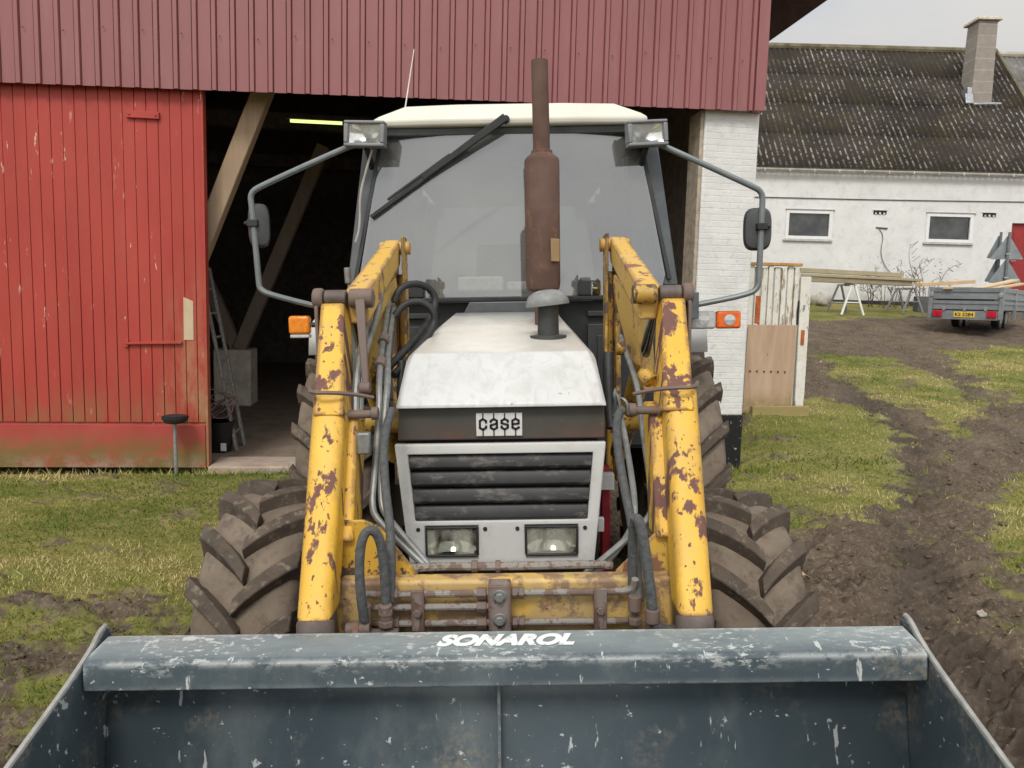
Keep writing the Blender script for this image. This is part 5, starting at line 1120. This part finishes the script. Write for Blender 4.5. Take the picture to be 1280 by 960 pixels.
# ------------------------------------------------------------ front loader
for s in (-1, 1):
    la = empty('loader_arm', None, None); la.parent = tra
    Q = lambda name, g, m, bev=.006, **k: obj(name, g, m, la, bev, **k)
    ax = .590 * s                       # arm centre at the knee, drifting in to .535 at the foot
    X = lambda x: x * s
    # tower plates and cap
    g = G(); g.hex([(X(.445), 3.50, 1.30), (X(.455), 3.62, 1.30), (X(.468), 3.62, 1.30), (X(.458), 3.50, 1.30), (X(.463), 3.56, 2.15), (X(.463), 3.68, 2.15), (X(.476), 3.68, 2.15), (X(.476), 3.56, 2.15)])
    Q('tower_plate', g, yeld, .003)
    g = G(); g.hex([(X(.505), 3.52, 1.0), (X(.505), 3.66, 1.0), (X(.53), 3.66, 1.0), (X(.53), 3.52, 1.0), (X(.505), 3.58, 2.12), (X(.505), 3.68, 2.12), (X(.53), 3.68, 2.12), (X(.53), 3.58, 2.12)]); g.box(*sorted((X(.47), X(.504))), 3.62, 3.66, 1.02, 1.98)
    Q('tower_post', g, yeld, .004)
    g = G(); g.cyl((X(.44), 3.62, 2.10), (X(.58), 3.62, 2.10), .030); Q('tower_pin', g, yelp if s < 0 else yel, .003)
    # upper boom
    g = G(); g.hex([(X(.476), 2.72, 1.775), (X(.540), 2.72, 1.775), (X(.560), 3.62, 2.02), (X(.490), 3.62, 2.02), (X(.478), 2.72, 1.890), (X(.560), 2.72, 1.890), (X(.566), 3.66, 2.142), (X(.487), 3.66, 2.142)]); Q('boom', g, yelp, .008)
    # deep side plate under the boom
    g = G(); pl = [(X(.478), 3.42, 1.958), (X(.490), 3.20, 1.905), (X(.505), 2.92, 1.80), (X(.525), 2.90, 1.50), (X(.520), 3.02, 1.505), (X(.492), 3.32, 1.76), (X(.478), 3.44, 1.90)]
    g.prism(pl, (X(.055), .02, 0)); Q('boom_plate', g, yelp, .006)
    # knee joint
    g = G(); g.cyl((X(.452), 2.70, 1.866), (X(.535), 2.70, 1.866), .034, n=24); Q('knee_boss', g, rusty if s < 0 else yeld, .006)
    g = G(); g.cyl((X(.545), 2.70, 1.868), (X(.622), 2.70, 1.868), .028, n=24); Q('knee_pin', g, brown, .005)
    g = G(); g.cyl((X(.625), 2.70, 1.866), (X(.662), 2.70, 1.866), .037, n=24); Q('knee_end_cap', g, rusty, .008)
    g = G(); g.prism([(X(.652), 2.66, 1.84), (X(.652), 2.75, 1.86), (X(.648), 2.74, 1.45), (X(.645), 2.64, 1.50)], (X(-.012), 0, 0)); Q('knee_cheek', g, rusty, .004)
    # rusty link beside the arm
    g = G(); g.bar((X(.492), 2.66, 1.86), (X(.462), 2.56, 1.555), .032, .016, (0, 1, 0), .022, .016); g.cyl((X(.448), 2.56, 1.565), (X(.485), 2.56, 1.565), .020, n=16)
    if s < 0: Q('link', g, rusty, .004)
    # lower arm: box above, rounded sleeve below
    g = G(); g.hex([(X(.500), 2.38, 1.50), (X(.600), 2.38, 1.50), (X(.600), 2.56, 1.46), (X(.500), 2.56, 1.46), (X(.550), 2.665, 1.850), (X(.630), 2.665, 1.850), (X(.630), 2.78, 1.84), (X(.550), 2.78, 1.84)])
    g.hex([(X(.460), 2.26, 1.13), (X(.52), 2.26, 1.13), (X(.52), 2.40, 1.11), (X(.460), 2.40, 1.11), (X(.475), 2.48, 1.50), (X(.54), 2.48, 1.50), (X(.54), 2.62, 1.50), (X(.475), 2.62, 1.50)])
    Q('lower_arm', g, yel, .008)
    g = G()
    def sleeve(c, hw, dp):
        """rounded front, flat back"""
        c = Vector(c); o = []
        for a in np.linspace(0, math.pi, 15):
            ca, sa = math.cos(a), math.sin(a); q_ = (abs(ca) ** 3.2 + abs(sa) ** 3.2) ** (-1 / 3.2); o.append(c + Vector((-hw * q_ * ca, -hw * .8 * q_ * sa, 0)))
        o += [c + Vector((hw, dp, 0)), c + Vector((-hw, dp, 0))]; return o
    tops = sleeve((X(.557 if s < 0 else .568), 2.47, 1.565), .053, .10); bots = sleeve((X(.535), 2.085, .965), .049, .09)
    g.add(bots + tops, [(i, (i + 1) % 17, 17 + (i + 1) % 17, 17 + i) for i in range(17)] + [tuple(range(17))[::-1], tuple(range(17, 34))]); Q('arm_sleeve', g, yel, .010, seg=3)
    g = G(); g.tube([(X(.635), 2.50, 1.575), (X(.60), 2.385, 1.572), (X(.53), 2.385, 1.572), (X(.47), 2.43, 1.56), (X(.42), 2.46, 1.545)], .007, 6, 1); Q('weld_collar', g, rusty, 0)
    g = G(); g.rings([((X(.532), 2.055, .845), .051), ((X(.533), 2.075, .955), .053), ((X(.533), 2.078, .964), .049)], 28); Q('foot_boss', g, brown, .004)
    g = G(); g.bar((X(.535), 2.10, .97), (X(.535), 2.16, .50), .09, .12, (0, 1, 0)); g.cyl((X(.47), 2.13, .48), (X(.60), 2.13, .48), .05); Q('arm_foot', g, brown, .008)
    # brace behind the arm, gusset to the cross beam
    g = G(); g.prism(([(-.27, 2.285, 1.02), (-.383, 2.285, 1.17), (-.43, 2.285, 1.19), (-.53, 2.285, 1.19), (-.56, 2.285, 1.0), (-.52, 2.285, .80), (-.27, 2.285, .80)] if s < 0 else [(.34, 2.285, 1.02), (.405, 2.285, 1.085), (.505, 2.285, 1.180), (.56, 2.285, 1.19), (.57, 2.285, 1.0), (.53, 2.285, .80), (.34, 2.285, .80)]), (0, .012, 0)); Q('gusset', g, yelp if s > 0 else yeld, .004)
    g = G(); g.cyl((X(.34), 3.2, 1.36), (X(.64), 3.2, 1.345), .052, n=24); g.cyl((X(.335), 3.2, 1.36), (X(.352), 3.2, 1.36), .066, n=24); Q('cross_tube', g, yeld, .004)
    g = G(); g.cyl((X(.42), 2.46, 1.492), (X(.51), 2.46, 1.490), .0135, n=14); g.cyl((X(.405), 2.46, 1.494), (X(.428), 2.46, 1.494), .021, n=14); g.cyl((X(.495), 2.46, 1.49), (X(.512), 2.46, 1.49), .020, n=6); Q('pipe_fitting', g, rusty, .003)
    if s < 0: g = G(); g.box(*sorted((X(.425), X(.468))), 2.40, 2.43, 1.37, 1.44); Q('pipe_saddle', g, pinst, .006)
    # steel hydraulic pipes
    RP = [[(.466, 3.10, 1.70), (.490, 2.86, 1.55), (.497, 2.80, 1.46), (.492, 2.70, 1.37), (.485, 2.52, 1.245), (.487, 2.46, 1.175), (.46, 2.44, 1.125), (.29, 2.36, 1.015), (.25, 2.34, .99)], [(.42, 2.95, 1.50), (.432, 2.85, 1.42), (.44, 2.72, 1.30), (.445, 2.58, 1.16), (.43, 2.52, 1.08), (.33, 2.42, 1.0), (.28, 2.38, .97)]]
    for k, dx in ((0, 0), (1, .03)):
        g = G(); g.tube(RP[k] if s > 0 else [(X(.495 - dx * .6), 3.30, 1.86 - .03 * k), (X(.455 - dx * .7), 2.85, 1.69 - .02 * k), (X(.425 - dx), 2.60, 1.58), (X(.412 - dx * .6), 2.52, 1.50), (X(.425 - dx * .7), 2.47, 1.30), (X(.43 - dx), 2.42, 1.20), (X(.41 - dx * 1.3), 2.38, 1.165), (X(.29 - dx), 2.35, 1.055 - .01 * k), (X(.255 - dx), 2.33, 1.03 - .02 * k)], .0112, 10, 2); Q('hydraulic_pipe', g, pinst, 0)
    g = G()
    for p in ((X(.455), 2.90, 1.71), (X(.44), 2.72, 1.635)): g.cyl(Vector(p) + Vector((0, -.02, -.01)), Vector(p) + Vector((0, .02, .01)), .021, n=10)
    if s < 0: objs('pipe_clip', g, rusty, la, .002)
    # lift cylinder
    g = G(); g.cyl((X(.50), 3.40, 1.16), (X(.535), 2.95, 1.62), .040, n=20); Q('lift_cylinder', g, yeld, .004)
    g = G(); g.cyl((X(.535), 2.95, 1.62), (X(.54), 2.78, 1.79), .020, n=16); Q('cylinder_rod', g, chrome, .002)
    if s < 0:
        g = G(); g.tube([(-.535, 3.05, 1.93), (-.50, 2.85, 1.80), (-.497, 2.58, 1.62), (-.49, 2.50, 1.45)], .014, 10, 2); g.tube([(-.50, 3.2, 1.95), (-.475, 2.9, 1.80), (-.485, 2.63, 1.66), (-.48, 2.52, 1.46)], .012, 10, 2); Q('return_pipe', g, pinst, 0)
        g = G(); g.tube([(-.475, 3.30, 1.85), (-.45, 3.32, 1.915), (-.38, 3.36, 1.935), (-.315, 3.40, 1.90), (-.305, 3.40, 1.83), (-.345, 3.3, 1.74), (-.40, 3.1, 1.66), (-.45, 2.95, 1.60)], .0155, 12, 3); Q('hose', g, hosem, 0)
        g = G(); g.tube([(-.46, 3.20, 1.79), (-.42, 3.22, 1.845), (-.35, 3.24, 1.855), (-.295, 3.24, 1.81), (-.30, 3.24, 1.74), (-.36, 3.1, 1.65), (-.43, 2.95, 1.57)], .0155, 12, 3); Q('hose', g, hosem, 0)
        g = G(); g.tube([(-.405, 3.0, 1.62), (-.405, 2.95, 1.50), (-.395, 2.9, 1.42), (-.355, 2.88, 1.38)], .016, 12, 2); Q('hose', g, hosem, 0)
        g = G(); g.cyl((-.645, 3.2, 1.93), (-.648, 3.2, 1.995), .0135, n=14); g.tube([(-.645, 3.2, 1.94), (-.638, 3.2, 1.90), (-.60, 3.15, 1.86), (-.55, 3.0, 1.86)], .007, 8, 2); Q('grey_hose_end', g, pinst, .003)
        # loop of hose standing on the cross beam
        g = G(); g.tube([(-.405, 2.12, .945), (-.408, 2.10, 1.02), (-.410, 2.10, 1.12), (-.400, 2.11, 1.195), (-.375, 2.12, 1.215), (-.352, 2.13, 1.18), (-.345, 2.14, 1.08), (-.345, 2.14, .96)], .0138, 14, 3); Q('hose_loop', g, hosed, 0)
        g = G(); g.tube([(-.368, 2.50, 1.50), (-.385, 2.42, 1.42), (-.372, 2.34, 1.28), (-.345, 2.26, 1.18), (-.335, 2.20, 1.08), (-.337, 2.165, .98)], .0142, 12, 3); Q('hose', g, hosed, 0)
        g = G()
        for x in (-.405, -.345): g.cyl((x, 2.14, .925), (x, 2.13, .985), .019, n=14)
        for x, z in ((-.345, .965), (-.345, .93), (-.335, .90)): g.cyl((x, 2.135, z - .012), (x, 2.135, z + .006), .023, n=6)
        g.cyl((-.46, 2.13, .910), (-.39, 2.13, .915), .020, n=12); g.cyl((-.44, 2.13, .911), (-.42, 2.13, .912), .027, n=6); g.box(-.425, -.31, 2.105, 2.15, .868, .905); Q('hose_fitting', g, rusty, .002)
    else:
        g = G(); g.tube([(.385, 2.46, 1.494), (.365, 2.44, 1.48), (.360, 2.42, 1.40), (.372, 2.36, 1.28), (.392, 2.28, 1.15), (.395, 2.22, 1.05), (.392, 2.17, .97)], .0142, 12, 3); Q('hose', g, hosed, 0)
        g = G(); g.tube([(.378, 2.14, 1.225), (.384, 2.13, 1.225), (.395, 2.12, 1.18), (.408, 2.11, 1.08), (.420, 2.11, .98), (.420, 2.11, .935), (.445, 2.11, .905), (.49, 2.12, .90)], .0160, 12, 3); Q('hose', g, hosed, 0)
        g = G(); g.tube([(.378, 2.145, 1.228), (.374, 2.17, 1.18), (.376, 2.19, 1.06), (.378, 2.18, .95)], .0145, 12, 2); Q('hose', g, hosed, 0)
        g = G(); g.cyl((.421, 2.11, .93), (.421, 2.11, .97), .021, n=14); g.cyl((.445, 2.115, .903), (.485, 2.12, .90), .017, n=8); g.cyl((.379, 2.16, .945), (.379, 2.16, .99), .020, n=12); g.cyl((.379, 2.16, .905), (.379, 2.16, .925), .022, n=6); Q('hose_fitting', g, rusty, .002)
        g = G(); g.tube([(.405, 3.0, 1.64), (.40, 2.96, 1.55), (.40, 2.93, 1.43), (.405, 2.9, 1.36)], .022, 12, 2); Q('hose', g, hosem, 0)
        g = G(); g.cyl((.475, 2.62, 1.60), (.500, 2.58, 1.57), .026, n=12); g.cyl((.438, 3.02, 1.66), (.47, 3.02, 1.66), .030, n=14); objs('pipe_union', g, yeld, la, .004)
        g = G(); g.tube([(.425, 2.9, 1.44), (.43, 2.86, 1.485), (.455, 2.84, 1.47), (.46, 2.84, 1.42)], .006, 6, 2); g.tube([(.41, 2.88, 1.41), (.42, 2.86, 1.51), (.43, 2.85, 1.45)], .006, 6, 2); objs('wire', g, pinst, la)
        g = G(); g.cyl((.40, 3.60, 1.90), (.44, 3.60, 1.90), .035, .02, 16); Q('bolt_cap', g, chrome, .003)
# cross beam with pipes, clamps and block
cb_e = empty('cross_beam', None, None); cb_e.parent = tra
n = N('scuffed_yellow_beam', .5, spec=.4)
c = n.mix(n.rng(n.noise(4, 6, .65), .3, .7), (.56, .32, .035), (.64, .44, .14)); c = n.mix(n.rng(n.noise(6, 8, .7, loc=(1, 1, 1)), .35, .52, 0, .85), c, (.40, .28, .13))
c = n.mix(n.rng(n.noise(8.5, 8, .7, (1, 1, 1), (5, 5, 5)), .475, .54, 0, .8), c, (.175, .11, .08)); c = n.mix(n.rng(n.noise(40, 4, .6), .66, .69, 0, .9), c, (.10, .055, .035)); n.color(c); n.bump(n.noise(40, 6), .25, .003); beam_m = n.mat
g = G(); g.box(-.50, .50, 2.215, 2.283, .76, 1.022); obj('beam', g, beam_m, cb_e, .012, 3)
blockm = worn('dusty_steel_block', (.17, .135, .12), (.10, .055, .04), (.30, .26, .23), .56, 16, True, .6, .8)
for z, xr in ((.993, .335), (.953, 0), (.903, .365)):
    g = G(); g.tube([(-.43, 2.19, z), (-.30, 2.185, z), (-.049, 2.185, z)], .0105, 10, 1); obj('pipe', g, pipr, cb_e)
    if xr:
        g = G(); g.tube([(.017, 2.185, z), (.25, 2.185, z), (xr, 2.185, z), (.378, 2.18, z + .01), (.380, 2.165, z + .045)], .0105, 10, 2); obj('pipe', g, pipr, cb_e)
    g = G()
    for x in ([-.075, -.063] + ([.028, .048] if xr else [])): g.cyl((x - .008, 2.185, z), (x + .008, 2.185, z), .019, n=6)
    if z != .953: g.cyl((-.345, 2.185, z), (-.315, 2.185, z), .021, n=6)
    objs('pipe_nut', g, rusty, cb_e, .002)
g = G(); g.box(-.049, .017, 2.150, 2.212, .880, 1.028); blk = obj('valve_block', g, blockm, cb_e, .004)
g = G(); g.box(-.049, .017, 2.205, 2.214, .850, .879); obj('block_base', g, rusty, cb_e, .002)
for z in (.998, .928):
    g = G(); g.cyl((-.016, 2.150, z), (-.016, 2.143, z), .020, n=20); g.cyl((-.016, 2.143, z), (-.016, 2.130, z), .0145, n=6); obj('bolt', g, pinst, blk, .002)
for x in (-.257, .279):
    g = G(); g.box(x - .019, x + .019, 2.165, 2.178, .885, 1.010); g.box(x - .019, x + .019, 2.178, 2.213, .855, .884); g.box(x - .019, x + .019, 2.179, 2.2, .96, .985); cl_ = obj('pipe_clamp', g, blockm, cb_e, .003)
    g = G(); g.cyl((x, 2.165, .945), (x, 2.152, .945), .0125, n=6); obj('bolt', g, rusty, cl_, .002)
g = G(); g.tube([(-.33, 2.33, 1.028), (-.28, 2.30, 1.03), (-.23, 2.295, 1.038), (0, 2.297, 1.034), (.27, 2.297, 1.038), (.33, 2.31, 1.028)], .0135, 10, 2); obj('pipe', g, pipr, cb_e)
g = G(); g.tube([(-.30, 2.36, 1.018), (-.2, 2.325, 1.022), (.0, 2.325, 1.021)], .011, 10, 1); obj('pipe', g, pinst, cb_e)
g = G(); g.cyl((-.105, 2.297, 1.036), (-.085, 2.297, 1.036), .020, n=6); g.cyl((-.03, 2.297, 1.035), (-.015, 2.297, 1.035), .020, n=6); objs('pipe_nut', g, rusty, cb_e, .002)

# bucket, rolled back
def bucket_paint(ER):
  n = N('scraped_grey_bucket_paint', .34, spec=.5)
  c = n.mix(n.rng(n.noise(2.2, 6, .6), .3, .7), (.040, .056, .066), (.066, .086, .097))
  c = n.mix(n.rng(n.noise(3.4, 8, .7, (1, 1, .5), (3, 3, 3)), .50, .68, 0, .4), c, (.17, .19, .19))
  c = n.mix(n.math('MULTIPLY', n.rng(n.normal_z(), .90, .99), n.rng(n.noise(5, 8, .7, (.5, 1.6, 1)), .32, .62, .35, .85)), c, (.25, .285, .285))   # flat top's sky reflection painted in as pale colour, broken by rubbing
  mud_ = n.math('MULTIPLY', n.rng(n.noise(3.0, 6, .65, (1, 1, 1), (8, 0, 0)), .55, .64), n.rng(n.noise(60, 5, .7), .42, .60)); c = n.mix(n.math('MULTIPLY', mud_, .55), c, (.23, .20, .15))
  sc1 = n.rng(n.noise(15, 7, .60, (1, 1, .8), (2, 6, 1)), .655, .67); sc2 = n.math('MAXIMUM', n.rng(n.noise(44, 5, .6, (.8, 1, 1)), .67, .69), n.rng(n.noise(30, 5, .6, (1, .22, .22), (4, 4, 4)), .66, .68))
  edge_ = n.math('MULTIPLY', n.edge(ER), n.rng(n.noise(22, 8, .72, (.6, 1, 1)), .42, .52))
  spk = n.math('MULTIPLY', n.math('MULTIPLY', n.rng(n.noise(60, 6, .7, (.5, 1, 1), (1, 1, 8)), .54, .60), n.rng(n.noise(4.5, 6, .6, (.6, 1, 1), (2, 9, 2)), .44, .58)), n.rng(n.axis(2), .90, .935)); edge_ = n.math('MAXIMUM', n.math('MULTIPLY', edge_, n.rng(n.axis(2), .895, .925, .25, 1)), spk)
  mk = n.math('MAXIMUM', n.math('MAXIMUM', sc1, sc2), edge_); c = n.mix(n.math('MULTIPLY', mk, .85), c, (.46, .48, .46)); n.color(c)
  n.rough(n.rng(n.noise(6, 6), .3, .7, .28, .48)); n.bump(n.noise(16, 5), .08, .006); return n.mat
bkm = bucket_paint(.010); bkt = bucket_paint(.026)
buc = empty('bucket', None, None); buc.parent = tra
HW = 1.082
shell = [(1.998, .90), (1.985, .78), (1.955, .62), (1.90, .46), (1.80, .33), (1.65, .27), (1.45, .35), (1.22, .53), (1.02, .69)]
g = G()
ns_ = len(shell); vs = []
for y, z in shell: vs += [(-HW, y, z), (HW, y, z)]
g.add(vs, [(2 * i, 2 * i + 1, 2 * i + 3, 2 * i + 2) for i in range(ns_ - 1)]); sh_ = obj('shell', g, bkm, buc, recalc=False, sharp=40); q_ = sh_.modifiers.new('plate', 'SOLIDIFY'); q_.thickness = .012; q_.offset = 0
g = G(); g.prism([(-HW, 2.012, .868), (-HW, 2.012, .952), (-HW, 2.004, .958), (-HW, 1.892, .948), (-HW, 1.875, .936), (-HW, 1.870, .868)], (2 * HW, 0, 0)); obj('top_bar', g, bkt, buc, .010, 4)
for s in (-1, 1):
    g = G(); x = s * (HW + .003)
    pr = [(2.03, .90), (2.035, .965), (2.015, .982), (1.985, .978), (1.93, .945), (1.80, .902), (1.585, .842), (1.25, .75), (1.03, .70), (1.0, .67), (1.22, .50), (1.45, .32), (1.65, .24), (1.82, .30), (1.93, .44), (1.99, .62)]
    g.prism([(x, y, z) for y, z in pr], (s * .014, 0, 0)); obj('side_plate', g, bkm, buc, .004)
    g = G(); g.tube([(s * (HW + .010), y, z) for y, z in pr[2:9]], .0075, 8, 1); obj('rim_bead', g, simple('bare_steel_edge', (.33, .33, .31), .5, .4, .3, 25) if s < 0 else bpy.data.materials['bare_steel_edge'], buc)
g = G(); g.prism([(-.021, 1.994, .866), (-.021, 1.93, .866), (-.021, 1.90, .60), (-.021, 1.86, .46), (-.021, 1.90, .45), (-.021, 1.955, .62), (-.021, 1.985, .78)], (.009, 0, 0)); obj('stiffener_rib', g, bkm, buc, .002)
me = text_mesh('SONAROL', .072, .0006, .38, .0042); T = Matrix.Translation((.0, 1.950, .9555)) @ Matrix.Rotation(rad(-5.1) * -1, 4, 'X')
bb = [v.co.x for v in me.vertices]; w_ = max(bb) - min(bb); me.transform(Matrix.Diagonal((.365 / w_, 1, 1, 1))); me.transform(T)
n = N('scuffed_white_lettering', .5); n.color(n.mix(n.rng(n.noise(45, 7, .72), .57, .65), (.68, .69, .68), (.26, .29, .30))); obj('lettering', me, n.mat, buc, smooth=False)
for s in (-1, 1):
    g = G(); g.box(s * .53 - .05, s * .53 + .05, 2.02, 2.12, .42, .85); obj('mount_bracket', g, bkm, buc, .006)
